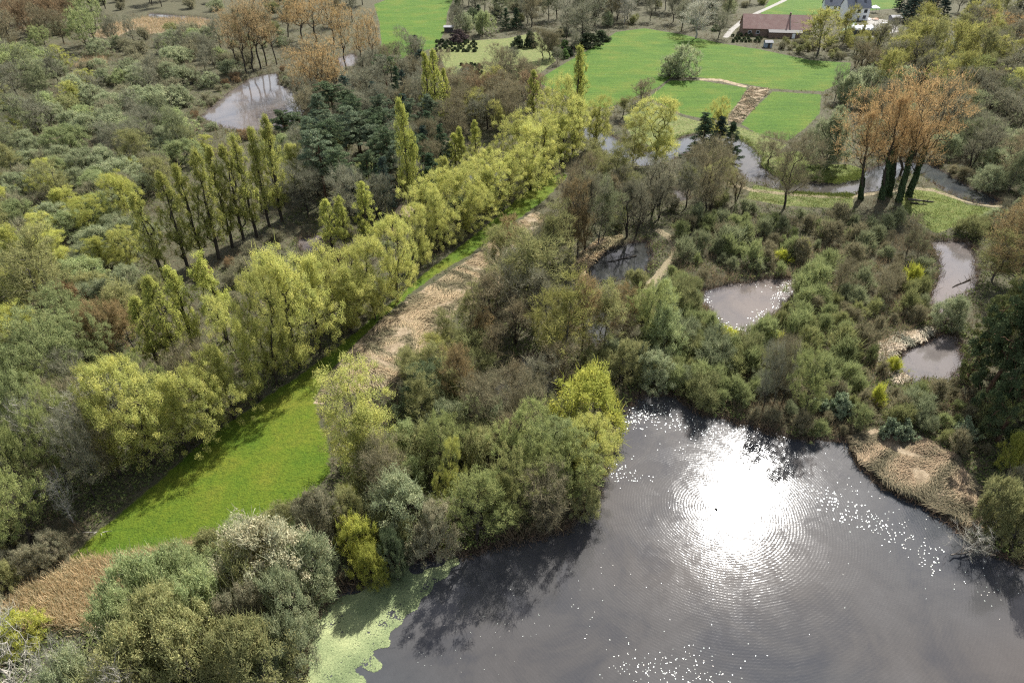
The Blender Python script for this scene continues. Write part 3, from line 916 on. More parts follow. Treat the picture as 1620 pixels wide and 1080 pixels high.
spread('pale_willow', [(140, 82, 14, 42), (152, 70, -8, 42), (68, 84, 42, 34), (10, 142, 58, 54), (36, 122, 70, 40)], 'pale green')
# pine wood in the middle
spread('pine', [(455, 230, 172, 40, 'dark green'), (482, 232, 176, 36, 'dark green'), (505, 236, 176, 38), (552, 270, 172, 50), (572, 262, 178, 44), (535, 255, 190, 44), (600, 282, 200, 46), (516, 320, 205, 58, 'blue-green'), (628, 262, 196, 40),
                (590, 330, 240, 44, 'dark green'), (545, 330, 232, 46, 'dark green'), (640, 240, 170, 36, 'dark green')])
spread('spruce', [(612, 338, 250, 36, 'blue-black'), (600, 330, 262, 30, 'dark green'), (672, 262, 200, 34, 'blue-black'), (640, 175, 112, 22, 'blue-black'), (628, 160, 105, 22, 'dark green'), (560, 342, 268, 34, 'blue-black')])
# far strip behind the nursery
spread('sallow_bush', [(764, 56, 18, 32, 'green'), (737, 52, 22, 32, 'grey-green'), (748, 44, 14, 22, 'dark green')])
spread('spruce', [(801, 48, 14, 22), (817, 46, 14, 20), (756, 30, 8, 18)])
spread('bare_tree', [(920, 72, -8, 60, 'grey'), (896, 62, 2, 42, 'grey'), (858, 97, 44, 30, 'brown'), (869, 95, 46, 34, 'brown'), (790, 120, 72, 34, 'brown'), (808, 113, 74, 28, 'grey'), (722, 62, 6, 26, 'grey'), (876, 92, 46, 30, 'brown')])
spread('hedge_bush', [(926, 74, 54, 44, 'dark green'), (950, 66, 50, 30, 'dark green'), (820, 76, 57, 22, 'dark green'), (838, 76, 52, 22, 'dark green'), (728, 66, 48, 26, 'purplish'), (722, 70, 56, 18, 'purplish'), (800, 124, 104, 34, 'dark green'), (888, 58, 44, 24, 'dark green'), (1100, 38, 24, 20, 'dark green')])
# bushes between the fields
spread('sallow_bush', [(1076, 124, 74, 52, 'grey-green'), (1058, 121, 90, 36, 'grey-green'), (1306, 263, 184, 74, 'grey-green'), (1366, 152, 108, 56, 'grey-green'), (1336, 166, 116, 42, 'grey-green')])
spread('bare_tree', [(1016, 166, 122, 36, 'brown'), (1320, 160, 104, 24, 'grey'), (1100, 62, -10, 52, 'pale grey'), (1136, 62, 16, 32, 'grey'), (1078, 50, -8, 36, 'grey')])
spread('birch', [(985, 188, 152, 34, 'olive')])
# round the barn and house
plant('birch', 1292, 89, 15, 64, 'yellow-olive', label='large olive oak-like tree standing in front of the barn end')
spread('birch', [(1334, 70, 10, 30, 'yellow-olive'), (1350, 86, 56, 20, 'yellow-olive'), (1368, 84, 50, 20, 'yellow-olive'), (1440, 118, 30, 46, 'yellow-olive'), (1465, 122, 28, 34, 'olive'), (1490, 122, 34, 46, 'yellow-olive'), (1516, 118, 38, 42, 'yellow-olive'), (1542, 124, 44, 42, 'olive')])
spread('bronze_poplar', [(1556, 74, 18, 42), (1580, 76, 20, 36), (1606, 80, 26, 36)], 'bronze-orange')
plant('pale_willow', 1522, 148, 86, 56, 'soft green')
plant('golden_willow', 1600, 168, 108, 62, 'yellow-green')
spread('spruce', [(1438, 36, -12, 34), (1462, 40, -8, 30), (1484, 44, -2, 28)], 'blue-black')
# conifers and bare trees by the river
spread('spruce', [(1110, 252, 180, 46, 'dark green'), (1155, 252, 190, 34, 'dark green'), (1134, 250, 186, 34, 'blue-black'), (1614, 345, 232, 30, 'dark green')])
spread('bare_tree', [(1240, 331, 212, 70, 'brown'), (1216, 260, 212, 48, 'brown'), (1113, 343, 222, 68, 'brown'), (1085, 330, 258, 44, 'grey')])
# the big ivy-clad bronze poplars
plant('bronze_poplar', 1361, 317, 150, 84, 'bronze-orange', lx=1378, extra='ivy_low', label='bronze poplar with ivy only at its foot, first of the ivy-clad group from the fields')
plant('bronze_poplar', 1394, 317, 122, 92, 'bronze-orange', lx=1434, extra='ivy', label='bronze poplar with thick ivy trunk, second of the ivy-clad group from the fields')
plant('bronze_poplar', 1406, 312, 134, 80, 'bronze-orange', lx=1428, extra='ivy', label='bronze poplar with ivy trunk squeezed between two larger ivy-clad poplars')
plant('bronze_poplar', 1421, 320, 116, 96, 'bronze-orange', lx=1476, extra='ivy', label='tallest bronze poplar with leaning ivy trunk beside the river track')
plant('bronze_poplar', 1437, 312, 134, 92, 'bronze-orange', lx=1500, extra='ivy', label='bronze poplar leaning away with ivy trunk, last of the ivy-clad group')
plant('bronze_poplar', 1424, 276, 122, 76, 'bronze-orange', lx=1456, label='ivy-free bronze poplar on the river bank behind the ivy-clad group')
# right edge
spread('yew', [(1548, 648, 425, 110, 'dark green'), (1606, 640, 440, 100, 'dark green'), (1575, 700, 520, 80, 'dark green'), (1580, 570, 400, 80, 'olive-edged dark'), (1528, 602, 462, 62, 'olive-edged dark')])
spread('birch', [(1602, 462, 340, 96, 'rust-tinged'), (1568, 445, 372, 60, 'olive'), (1615, 520, 400, 60, 'olive'), (1606, 402, 325, 60, 'rust-tinged')])
spread('sallow_bush', [(1598, 748, 700, 54, 'yellow-green'), (1562, 835, 768, 78, 'olive'), (1570, 662, 628, 64, 'green'), (1604, 862, 762, 86, 'olive'), (1496, 516, 470, 62, 'grey-green'), (1612, 790, 738, 60, 'greyish brown')])
spread('pale_willow', [(1602, 700, 606, 76, 'soft green')])
plant('dead_tree', 1606, 625, 540, 56, label='pale dead branches sticking out beside the dark yews')
plant('dead_tree', 1530, 868, 826, 56, label='dead branches hanging over the lake under the olive sallows')
# accents in the marsh
spread('marsh_shrub', [(1235, 414, 398, 26), (1438, 452, 424, 34), (1152, 546, 522, 32), (1222, 542, 525, 30), (1268, 394, 380, 22), (1384, 640, 612, 26), (1412, 585, 562, 28)], 'bright yellow')
spread('pale_willow', [(1272, 667, 562, 66), (1012, 550, 446, 70, 'soft green', 1046)], 'soft green')
spread('bare_tree', [(1222, 642, 538, 40, 'brown'), (1206, 648, 545, 36, 'grey'), (1238, 636, 552, 34, 'grey')])
spread('laurel_shrub', [(1326, 656, 628, 38), (1300, 650, 630, 28), (1406, 690, 666, 36), (1428, 694, 672, 34), (1526, 690, 668, 38)])
# middle strip right of the reed litter
spread('alder', [(777, 534, 438, 74, 'brown'), (815, 547, 478, 54, 'brown'), (806, 472, 398, 74, 'grey-brown'), (902, 402, 274, 62, 'brown'), (925, 398, 276, 54, 'grey-brown'), (992, 376, 286, 56, 'grey-brown'), (1006, 374, 294, 40, 'grey-brown'),
                     (1032, 337, 256, 62, 'grey-brown'), (850, 520, 430, 60, 'grey-brown'), (850, 640, 560, 60, 'grey-brown'), (880, 620, 545, 56, 'brown'), (815, 650, 575, 56, 'brown')])
spread('birch', [(745, 522, 460, 54, 'olive'), (838, 492, 364, 96, 'olive'), (876, 442, 334, 74, 'olive'), (946, 388, 284, 52, 'grey-green'), (914, 412, 290, 52, 'rust-tinged'), (970, 302, 228, 58, 'olive'), (940, 280, 224, 46, 'olive'), (892, 578, 450, 88, 'yellow-olive'),
                 (868, 562, 462, 60, 'yellow-olive'), (955, 557, 456, 70, 'olive'), (985, 535, 458, 50, 'rust-tinged'), (1014, 530, 462, 40, 'olive'), (920, 560, 440, 60, 'rust-tinged'), (732, 644, 540, 52, 'rust-tinged'), (692, 592, 530, 54, 'yellow-olive')])
spread('sallow_bush', [(1044, 562, 490, 84, 'green'), (986, 602, 544, 64, 'olive'), (1010, 470, 432, 44, 'olive'), (1048, 500, 445, 56, 'green')])
# peninsula
plant('golden_willow', 582, 754, 604, 140, 'yellow-green', label='big golden willow standing alone at the right edge of the long meadow')
plant('sallow_bush', 934, 680, 588, 132, 'yellow-green', label='round bright yellow bush overhanging the lake corner')
spread('golden_willow', [(926, 750, 664, 100, 'yellow-green'), (712, 804, 702, 54, 'bright yellow-green'), (800, 838, 720, 74, 'olive')])
spread('pale_willow', [(872, 765, 664, 86, 'pale green'), (822, 766, 640, 96, 'soft green'), (752, 856, 738, 104, 'soft green'), (902, 798, 700, 96, 'soft green'), (700, 760, 660, 80, 'soft green')])
spread('bare_tree', [(766, 694, 596, 84, 'brown'), (862, 842, 738, 76, 'brown'), (620, 800, 700, 70, 'brown'), (830, 700, 600, 60, 'brown')])
spread('sallow_bush', [(672, 644, 584, 92, 'dark green'), (716, 644, 590, 60, 'olive'), (642, 830, 748, 116, 'grey-green'), (560, 842, 780, 66, 'olive'), (626, 902, 836, 58, 'dark green'), (512, 858, 786, 80, 'greyish brown'), (690, 870, 800, 80, 'greyish brown'),
                       (600, 775, 700, 90, 'olive'), (760, 760, 690, 80, 'olive'), (700, 700, 640, 70, 'grey-green'), (780, 700, 645, 70, 'grey-green'), (925, 810, 750, 60, 'olive')])
spread('sallow_bush', [(572, 882, 824, 70), (592, 918, 858, 60), (545, 815, 772, 46)], 'yellow-green')
# lower left thicket
spread('sallow_bush', [(256, 990, 892, 128, 'green'), (308, 962, 880, 104, 'green'), (432, 925, 812, 165, 'pale straw'), (492, 945, 852, 112, 'grey-green'), (402, 968, 878, 108, 'olive'), (222, 1036, 945, 104, 'green'), (290, 1055, 950, 134, 'olive'),
                       (415, 1025, 938, 90, 'greyish brown'), (336, 1085, 985, 140, 'olive'), (232, 1115, 1010, 146, 'olive'), (405, 1105, 1002, 136, 'olive'), (462, 1062, 978, 96, 'grey-green'), (350, 1005, 905, 110, 'green'), (470, 1000, 900, 90, 'grey-green'), (150, 1130, 1040, 110, 'grey-green'),
                       (14, 855, 800, 56, 'olive'), (36, 1024, 984, 80, 'yellow-green'), (60, 905, 868, 50, 'greyish brown'), (95, 880, 845, 50, 'greyish brown'), (20, 930, 890, 46, 'olive'), (0, 1000, 950, 60, 'greyish brown')])
plant('dead_tree', 60, 1120, 1012, 130, label='pale silvery dead tree at the lower corner below the rusty reeds')
plant('dead_tree', 140, 1140, 1040, 80, label='smaller silvery dead tree beside the green sallows below the rusty reeds')
plant('dead_tree', 230, 1160, 1062, 70, label='silvery dead tree half hidden among the olive sallows at the bottom')


# ------------------------------------------------------------------ thickets between them
def pond_sd(P):
    d = sdf_line(RIVER, RIVER_HW, P)
    for k, pl in zip(PONDS, WATER_POLYS[1:]):
        if k not in ('tree pond', 'dark pond', 'slot pond'): d = np.minimum(d, sdf(pl, P))
    return d


def fill(outline, kinds, gap, hr, asp, n=400, clear=1.6, over=0.55):
    """Plants over an outline: kinds is [(weight, kind, tint)], gap in metres, heights from hr, width = height * asp."""
    pl = poly(outline)
    lo, hi = pl.min(0), pl.max(0)
    C = None
    area = (hi[0] - lo[0]) * (hi[1] - lo[1])
    m = int(min(6000, area / gap ** 2 * 8)) + 10
    C = lo + RNG.random((m, 2)) * (hi - lo)
    C = C[sdf(pl, C) < 0]
    if not len(C): return
    ok = (water_sd(C) > clear) & (group_sd(MEADOWS.values(), C)[0] > 1.5) & (group_sd(REEDS.values(), C)[0] > 0.8) & (path_sd(C) > 0.6) & (np.minimum(sdf_line(*ROAD, C), sdf(poly(YARD), C)) > 1.5)
    C = C[ok]
    ws = np.array([k[0] for k in kinds], float); ws /= ws.sum()
    placed = 0
    for x, y in C:
        k = kinds[int(RNG.choice(len(kinds), p=ws))]
        sp = SPEC[k[1]]
        f = RNG.random() ** 1.5
        h = (hr[0] + (hr[1] - hr[0]) * f) * (k[3] if len(k) > 3 else 1.0)
        w = h * (k[4] if len(k) > 4 else asp) * (0.85 + 0.3 * RNG.random())
        bad = False
        for p in PLANTS:
            d = math.hypot(p['x'] - x, p['y'] - y)
            if d < over * 0.5 * (p['w'] + w) or d < gap * 0.6:
                bad = True; break
        if bad: continue
        # keep the sight lines over the ponds and the river open
        hid = np.array([(x * q, y * q) for q in (60 / (60 - h * k_) for k_ in (.3, .45, .6, .75, .9, 1.0))])
        if (pond_sd(hid) < -0.2).any(): continue
        px, py = project(x, y, 0)
        ptx = project(x, y, h)
        if ptx[0] < -60 or ptx[0] > 1680 or py < -18 or ptx[1] > 1085: continue
        PLANTS.append(dict(kind=k[1], x=x, y=y, h=h, w=w, tint=k[2], px=px, py=py, ty=ptx[1], label=None, lean=0, extra=None, group=None))
        placed += 1
        if placed >= n: break


B, S, W, P_, G, A, H = 'bare_tree', 'sallow_bush', 'pale_willow', 'birch', 'golden_willow', 'alder', 'hazel_bush'
# upper left
fill([(230, 56), (470, -10), (470, 60), (380, 110), (340, 70)], [(3, H, 'greyish brown'), (2, S, 'grey-green', .8, 1.4), (1, H, 'olive'), (1, B, 'grey', 2.4, .6)], 6, (3, 5), 1.3, 36)
fill([(-60, -18), (340, -18), (350, 20), (235, 15), (130, 40), (110, 70), (60, 90), (-40, 100)], [(4, B, 'reddish-brown'), (3, B, 'brown'), (2, W, 'pale green'), (1, P_, 'rust-tinged'), (1, 'spruce', 'blue-black'), (5, H, 'greyish brown', .3, 1.3), (3, S, 'grey-green', .3, 1.5)], 6, (12, 17), .62, 80)
fill([(-40, 90), (60, 90), (120, 110), (180, 190), (320, 205), (310, 255), (200, 262), (-40, 275)], [(4, S, 'grey-green', .55, 1.5), (3, S, 'green', .55, 1.5), (3, B, 'grey'), (2, P_, 'grey-green'), (.7, G, 'yellow-green', .7, .95), (1, H, 'olive', .5, 1.2)], 6, (9, 12), .65, 68)
fill([(120, 105), (180, 66), (340, 56), (375, 100), (360, 135), (318, 160), (262, 192), (170, 190)], [(6, H, 'greyish brown', .5, 1.3), (5, S, 'grey-green', .55, 1.6), (3, B, 'grey'), (1, S, 'green', .55, 1.5)], 6, (8, 12), .6, 60)
fill([(-40, 270), (215, 258), (318, 255), (340, 230), (300, 260), (235, 330), (250, 420), (140, 470), (-40, 480)], [(5, S, 'grey-green', .6, 1.6), (4, S, 'green', .6, 1.5), (2, H, 'greyish brown', .55, 1.2), (1.3, G, 'yellow-green', .75, 1.0), (1, P_, 'olive')], 5.5, (7, 10), .7, 60)
fill([(-20, 440), (140, 470), (250, 460), (240, 560), (120, 640), (-20, 700)], [(3, W, 'pale green'), (2, S, 'olive', .5, 1.4), (2, P_, 'olive'), (1, S, 'grey-green', .5, 1.4)], 5.5, (9, 13), .7, 22)
fill([(-20, 700), (120, 650), (240, 640), (330, 640), (320, 680), (220, 770), (150, 830), (60, 880), (-20, 900)], [(3, B, 'grey'), (2, W, 'soft green'), (2, B, 'brown'), (2, S, 'dark green', .35, 1.3), (2, S, 'olive', .35, 1.3)], 5, (9, 12), .55, 24)
fill([(-20, 880), (110, 850), (130, 880), (60, 915), (-20, 960)], [(2, S, 'greyish brown'), (1, S, 'olive')], 3, (2, 3.2), 1.5, 10)
# ground below the poplar row and behind the golden line
fill([(270, 460), (450, 365), (540, 375), (640, 350), (650, 390), (560, 420), (480, 420), (400, 440), (330, 560), (250, 590), (210, 520)], [(3, H, 'greyish brown'), (1, S, 'grey-green'), (1, H, 'rusty')], 5.5, (1.4, 3.0), 1.4, 22)
fill([(440, 262), (480, 222), (600, 230), (660, 210), (690, 215), (660, 330), (600, 365), (500, 365), (450, 340)], [(2, 'pine', 'blue-green', 1.0, .45), (1.5, 'pine', 'dark green', 1, .45), (1, 'spruce', 'blue-black', 1, .4), (3, B, 'grey', .8, .55), (1, W, 'soft green', .7, .7), (1, S, 'green', .4, 1.2)], 5.5, (11, 15), .5, 40)
fill([(445, 190), (600, 115), (680, 100), (700, 150), (670, 200), (600, 225), (470, 212)], [(5, B, 'grey'), (3, B, 'brown'), (1, 'pine', 'dark green'), (1, 'spruce', 'blue-black'), (1, S, 'green', .5, 1.3)], 7, (9, 13), .62, 36)
fill([(690, 155), (740, 150), (840, 135), (850, 180), (800, 215), (740, 230), (690, 235), (665, 200)], [(5, B, 'brown'), (2, B, 'reddish-brown'), (2, P_, 'yellow-olive'), (1, B, 'grey')], 6, (9, 12), .7, 34)
fill([(660, 215), (720, 290), (680, 330), (650, 330)], [(2, 'spruce', 'dark green'), (2, B, 'brown'), (1, S, 'dark green', .5, 1.2)], 5, (8, 11), .55, 10)
fill([(660, 370), (720, 350), (800, 310), (860, 275), (880, 262), (830, 305), (760, 358), (690, 410), (660, 440)], [(3, S, 'dark green'), (2, S, 'olive'), (1, B, 'brown', 1.6, .6)], 4, (4, 6), 1.1, 16)
# top strip
fill([(700, -18), (1210, -18), (1185, 22), (1140, 55), (1075, 52), (1020, 42), (965, 48), (900, 62), (860, 48), (790, 40), (722, 30)], [(7, B, 'grey'), (3, B, 'brown'), (2, B, 'pale grey'), (1, 'spruce', 'blue-black', .8, .5), (2, P_, 'grey-green'), (2, S, 'grey-green', .4, 1.2)], 7.5, (12, 18), .62, 105, over=.40)
fill([(700, -18), (1210, -18), (1185, 22), (1140, 55), (1075, 52), (1020, 42), (965, 48), (900, 62), (860, 48), (790, 40), (722, 30)], [(4, H, 'greyish brown'), (2, 'hedge_bush', 'green'), (1, 'hedge_bush', 'dark green'), (1, H, 'olive')], 6, (2.5, 4.5), 1.3, 46)
fill([(455, -18), (600, -18), (595, 20), (600, 95), (560, 70), (460, 40)], [(3, 'bronze_poplar', 'tan-orange'), (2, B, 'brown'), (1, B, 'grey')], 9, (13, 20), .55, 18)
fill([(860, 75), (940, 78), (850, 126), (840, 135), (860, 150), (820, 160), (790, 140)], [(2, 'hedge_bush', 'dark green'), (2, B, 'grey', 2.4, .6), (2, 'hedge_bush', 'green'), (2, 'hedge_bush', 'purplish')], 6, (2, 4), 1.2, 22)
fill([(700, 84), (760, 76), (860, 88), (850, 118), (790, 138), (735, 145)], [(1, 'hedge_bush', 'green')], 8, (1.5, 3), 1.3, 10)
# round the barn, the house and the upper pond
fill([(1222, 66), (1290, 66), (1335, 74), (1345, 98), (1285, 92), (1235, 80)], [(3, H, 'greyish brown'), (2, H, 'olive'), (1, S, 'olive')], 3.5, (1.6, 3.4), 1.3, 26)
fill([(1300, 64), (1420, 60), (1420, 100), (1350, 100), (1310, 76)], [(3, P_, 'yellow-olive', 2.2, .45), (2, H, 'olive'), (2, A, 'grey-brown', 2.2, .5)], 4.5, (3, 4.5), 1.2, 18)
fill([(1205, 2), (1340, -2), (1345, 20), (1240, 22), (1205, 24)], [(2, H, 'olive'), (2, A, 'grey-brown', 2, .5), (1, P_, 'olive', 2, .5)], 6, (3, 4), 1.2, 10)
fill([(300, 190), (330, 150), (400, 108), (440, 108), (480, 140), (500, 195), (440, 222), (380, 222), (320, 205)], [(3, H, 'greyish brown'), (2, H, 'rusty'), (1, S, 'grey-green')], 3.5, (1.4, 2.6), 1.4, 34, clear=.8)
# upper right
fill([(1380, -10), (1680, -18), (1680, 60), (1500, 35), (1420, 32)], [(4, B, 'grey'), (2, P_, 'olive'), (2, 'spruce', 'blue-black', .9, .45), (2, A, 'brown'), (2, 'bronze_poplar', 'pale bronze', 1.1, .5)], 10, (12, 16), .6, 46, over=.45)
fill([(1340, 70), (1420, 66), (1500, 45), (1680, 70), (1680, 170), (1540, 150), (1480, 170), (1400, 160), (1350, 130)], [(5, A, 'grey-brown'), (3, P_, 'olive'), (3, P_, 'yellow-olive'), (2, S, 'grey-green', .5, 1.3), (1, A, 'brown')], 7.5, (10, 14), .62, 62)
fill([(1500, 160), (1680, 170), (1680, 330), (1560, 300), (1500, 255), (1470, 240), (1480, 190)], [(5, A, 'grey-brown'), (3, S, 'grey-green', .55, 1.4), (2, P_, 'grey-green'), (1, G, 'yellow-green', .7, .9), (2, A, 'brown')], 6, (9, 12), .65, 50)
fill([(1400, 160), (1480, 170), (1480, 225), (1440, 245), (1380, 230), (1330, 215), (1330, 185)], [(3, S, 'grey-green'), (2, A, 'grey-brown', 2, .6), (1, H, 'olive')], 5.5, (4, 6), 1.3, 16)
fill([(1420, 250), (1490, 258), (1560, 305), (1540, 318), (1480, 275), (1440, 255)], [(2, 'marsh_shrub', 'brownish'), (2, H, 'greyish brown')], 3.5, (1.5, 2.6), 1.5, 14, clear=.6)
fill([(1500, 320), (1620, 330), (1620, 400), (1560, 380), (1500, 372)], [(3, S, 'grey-green'), (2, H, 'olive'), (1, A, 'grey-brown', 2.2, .5)], 4, (2.5, 5), 1.3, 20)
# the middle strip
fill([(760, 470), (850, 385), (935, 290), (1000, 262), (1062, 268), (1080, 345), (1040, 370), (985, 375), (940, 385), (900, 425), (915, 480), (900, 560), (840, 560), (780, 590), (740, 560)], [(4, A, 'grey-brown'), (4, P_, 'olive'), (3, H, 'greyish brown', .4, 1.1), (2, H, 'olive', .45, 1.1), (2, A, 'brown'), (1, P_, 'rust-tinged')], 5.2, (7, 10.5), .52, 40)
fill([(1035, 262), (1170, 285), (1180, 320), (1090, 345), (1060, 300)], [(3, A, 'brown'), (2, H, 'olive', .5, 1.2), (2, P_, 'olive')], 5, (6, 9), .55, 10)
fill([(930, 545), (1040, 540), (1060, 600), (1000, 625), (960, 610), (900, 580)], [(3, H, 'olive'), (2, S, 'grey-green'), (1, A, 'brown', 1.8, .5)], 3.5, (3, 5), 1.2, 14, clear=.8)
fill([(640, 600), (700, 555), (770, 570), (770, 640), (700, 680), (640, 680)], [(2, H, 'olive'), (2, H, 'greyish brown'), (1, P_, 'olive', 1.8, .5)], 3.5, (3.5, 5), 1.2, 12, clear=.8)
fill([(530, 800), (600, 730), (720, 660), (800, 660), (930, 690), (950, 760), (930, 810), (830, 845), (700, 865), (600, 890), (540, 880)], [(3, H, 'olive'), (2, S, 'green'), (2, W, 'soft green', 1.8, .7), (2, H, 'greyish brown'), (1, A, 'brown', 2, .6)], 4, (4, 6), 1.15, 34, clear=.6, over=.5)
# lower left
fill([(230, 1000), (290, 920), (350, 880), (450, 840), (500, 860), (500, 960), (470, 1060), (440, 1160), (190, 1160), (180, 1080)], [(3, S, 'green'), (3, S, 'olive'), (2, S, 'greyish brown'), (1, S, 'grey-green')], 3.2, (3.5, 5), 1.4, 26, over=.42)
# marsh scrub to the right
fill([(1075, 355), (1180, 338), (1250, 345), (1330, 348), (1350, 350), (1345, 420), (1290, 440), (1200, 432), (1110, 445), (1078, 420)], [(7, 'marsh_shrub', 'grey-green'), (6, 'marsh_shrub', 'soft green'), (2, 'marsh_shrub', 'brownish')], 2.7, (1.8, 4.4), 1.05, 62, clear=.7, over=.4)
fill([(1345, 350), (1400, 352), (1490, 375), (1478, 400), (1478, 500), (1400, 545), (1340, 520), (1290, 445), (1345, 420)], [(6, 'marsh_shrub', 'grey-green'), (4, 'marsh_shrub', 'brownish'), (3, 'marsh_shrub', 'olive'), (1, B, 'brown', 2, .5)], 3.0, (1.5, 4.0), 1.05, 48, clear=.7, over=.4)
fill([(1240, 470), (1290, 445), (1340, 520), (1395, 550), (1390, 620), (1300, 640), (1230, 600), (1170, 545), (1190, 520)], [(7, 'marsh_shrub', 'soft green'), (4, 'marsh_shrub', 'olive'), (2, 'marsh_shrub', 'brownish')], 2.6, (1.8, 4.6), 1.0, 52, clear=.7, over=.4)
fill([(1060, 430), (1110, 455), (1110, 500), (1150, 545), (1230, 600), (1180, 660), (1080, 650), (1010, 615), (1030, 560), (1060, 500)], [(6, 'marsh_shrub', 'soft green', 1, 1.0), (4, 'marsh_shrub', 'olive'), (3, H, 'grey-green', 1.2, 1.1), (2, H, 'olive', 1.2, 1.1)], 2.7, (2.0, 4.2), 1.05, 52, clear=.7, over=.42)
fill([(1180, 665), (1230, 605), (1300, 640), (1390, 625), (1500, 605), (1560, 640), (1580, 720), (1520, 720), (1450, 690), (1385, 676), (1340, 688), (1250, 690)], [(5, 'marsh_shrub', 'brownish'), (3, 'marsh_shrub', 'olive'), (2, 'marsh_shrub', 'soft green'), (1, H, 'grey-green', 1.3, 1.1)], 2.8, (1.2, 3.2), 1.1, 48, clear=.5, over=.42)
# bushes of the nursery and the barn garden, in loose rows
for (x0, y0, x1, y1, nr, nc) in ((690, 68, 756, 86, 5, 8), (730, 105, 764, 124, 5, 5), (1158, 58, 1206, 72, 3, 7)):
    for r in range(nr):
        for c in range(nc):
            fx, fy = (c + 0.5 * (r % 2) + RNG.random() * 0.35) / nc, (r + RNG.random() * 0.25) / nr
            x = x0 + (x1 - x0) * fx; y = y0 + (y1 - y0) * fy
            if RNG.random() < 0.12: continue
            gx, gy = at(x, y)
            hh = 0.9 + 0.45 * RNG.random()
            PLANTS.append(dict(kind='topiary_bush', x=gx, y=gy, h=hh, w=hh * (1.1 + .3 * RNG.random()), tint='dark green', px=x, py=y, ty=project(gx, gy, hh)[1], label=None, lean=0, extra=None, group=None))

# ------------------------------------------------------------------ names of places for the labels
MARKS = [((1190, 485), 'heart-shaped pond'), ((1512, 420), 'upper mauve pool'), ((1462, 565), 'lower mauve pool'), ((1180, 740), 'sun glint'), ((600, 980), 'duckweed mat'), ((250, 820), 'lower end of the long meadow'),
         ((440, 690), 'middle of the long meadow'), ((560, 570), 'top of the long meadow'), ((600, 560), 'flattened reeds'), ((760, 420), 'upper end of the flattened reeds'), ((350, 340), 'slanting poplar row'), ((560, 260), 'pine wood'), ((400, 165), 'brown upper pond'),
         ((1225, 45), 'red-roofed barn'), ((1355, 18), 'white house'), ((750, 105), 'plant nursery'), ((1420, 230), 'ivy-clad poplars'), ((1300, 298), 'river bend'), ((980, 412), 'dark birch pond'), ((90, 940), 'rusty reed patch'), ((650, 45), 'far top field'),
         ((980, 100), 'barn pasture'), ((1245, 185), 'small square field'), ((1095, 160), 'small left field'), ((66, 332), 'tiny dark hut'), ((410, 40), 'pale bronze poplars'), ((1580, 40), 'top right corner'), ((30, 1050), 'bottom left corner'), ((15, 560), 'left photo edge'),
         ((835, 605), 'dark alder pool'), ((470, 490), 'golden willow line'), ((640, 345), 'brown-roofed hut'), ((20, 30), 'top left corner'), ((245, 45), 'far tan reed bed'), ((1550, 560), 'dark yews'), ((1440, 750), 'sedge shore'), ((580, 640), 'lone golden willow'),
         ((930, 630), 'yellow lakeside bush'), ((1130, 215), 'riverside conifers'), ((1500, 280), 'far end of the river'), ((900, 20), 'top photo edge above the nursery'), ((1100, 15), 'top photo edge beside the barn'), ((560, 40), 'orange poplars'), ((760, 275), 'tree-hidden pond'), ((250, 150), 'grey sallow thicket'),
         ((1610, 200), 'right photo edge above the river'), ((720, 880), 'dark shaded shore'), ((330, 1000), 'lower sallow thicket'), ((490, 385), 'small blue pool'), ((40, 200), 'upper left photo edge'), ((1390, 400), 'marsh scrub'), ((1075, 310), 'clearing pool')]
ORD = ['nearest', 'second', 'third', 'fourth', 'fifth', 'sixth', 'seventh', 'eighth', 'ninth', 'tenth', 'eleventh', 'twelfth', 'thirteenth', 'fourteenth', 'fifteenth', 'sixteenth', 'seventeenth', 'eighteenth', 'nineteenth', 'twentieth']


def size_word(p):
    r = p['h'] / SPEC[p['kind']]['h']
    return 'tall' if r > 1.12 else ('small' if r < 0.72 else '')


def make_labels():
    buckets = {}
    for p in PLANTS:
        if p['label']: continue
        mx, my = (p['px']), (0.55 * p['py'] + 0.45 * p['ty'])
        best = min(MARKS, key=lambda m: math.hypot(m[0][0] - mx, (m[0][1] - my) * 1.3))
        dx, dy = mx - best[0][0], (my - best[0][1]) * 1.3
        if math.hypot(dx, dy) < 26: rel = 'at'
        elif abs(dx) > abs(dy): rel = 'right of' if dx > 0 else 'left of'
        else: rel = 'below' if dy > 0 else 'above'
        key = (size_word(p), p['tint'], p['kind'], rel, best[1])
        buckets.setdefault(key, []).append((math.hypot(dx, dy), p))
    for key, L in buckets.items():
        sz, tint, kind, rel, mark = key
        L.sort(key=lambda t: t[0])
        stem = ' '.join(w for w in (sz, tint, NOUN[kind]) if w)
        for i, (_, p) in enumerate(L):
            if len(L) == 1: p['label'] = f'{stem} {rel} the {mark}'
            else: p['label'] = f'{stem} {rel} the {mark}, ' + (ORD[i] + ('' if i == 0 else ' nearest') if i < 20 else 'among the farther ones')


make_labels()

# ------------------------------------------------------------------ set the plants out
IVY_LEAF = leaf_mat('ivy leaf', (0.060, 0.085, 0.042), 0.15)
IVY = {}


def ivy_mesh(hh, r0, seed):
    rng = np.random.default_rng(seed)
    n = 5200
    z = rng.random(n) ** 1.15 * hh
    a = rng.random(n) * 6.283
    f = z / hh
    r = (r0 * (1.0 - 0.35 * f) + 0.25 * np.sin(a * 3 + z * 1.3 + seed) * 0.5) * (0.75 + 0.5 * rng.random(n))
    C = np.stack([np.cos(a) * r, np.sin(a) * r, z + 0.05], 1)
    nr = unit(np.stack([np.cos(a), np.sin(a), np.full(n, 0.2)], 1) + rng.normal(size=(n, 3)) * 0.5)
    V, F = leaf_quads(C, nr, 0.26, 1.2, rng)
    return quads_mesh('ivy', V, F, [IVY_LEAF], tone=rng.random(n))


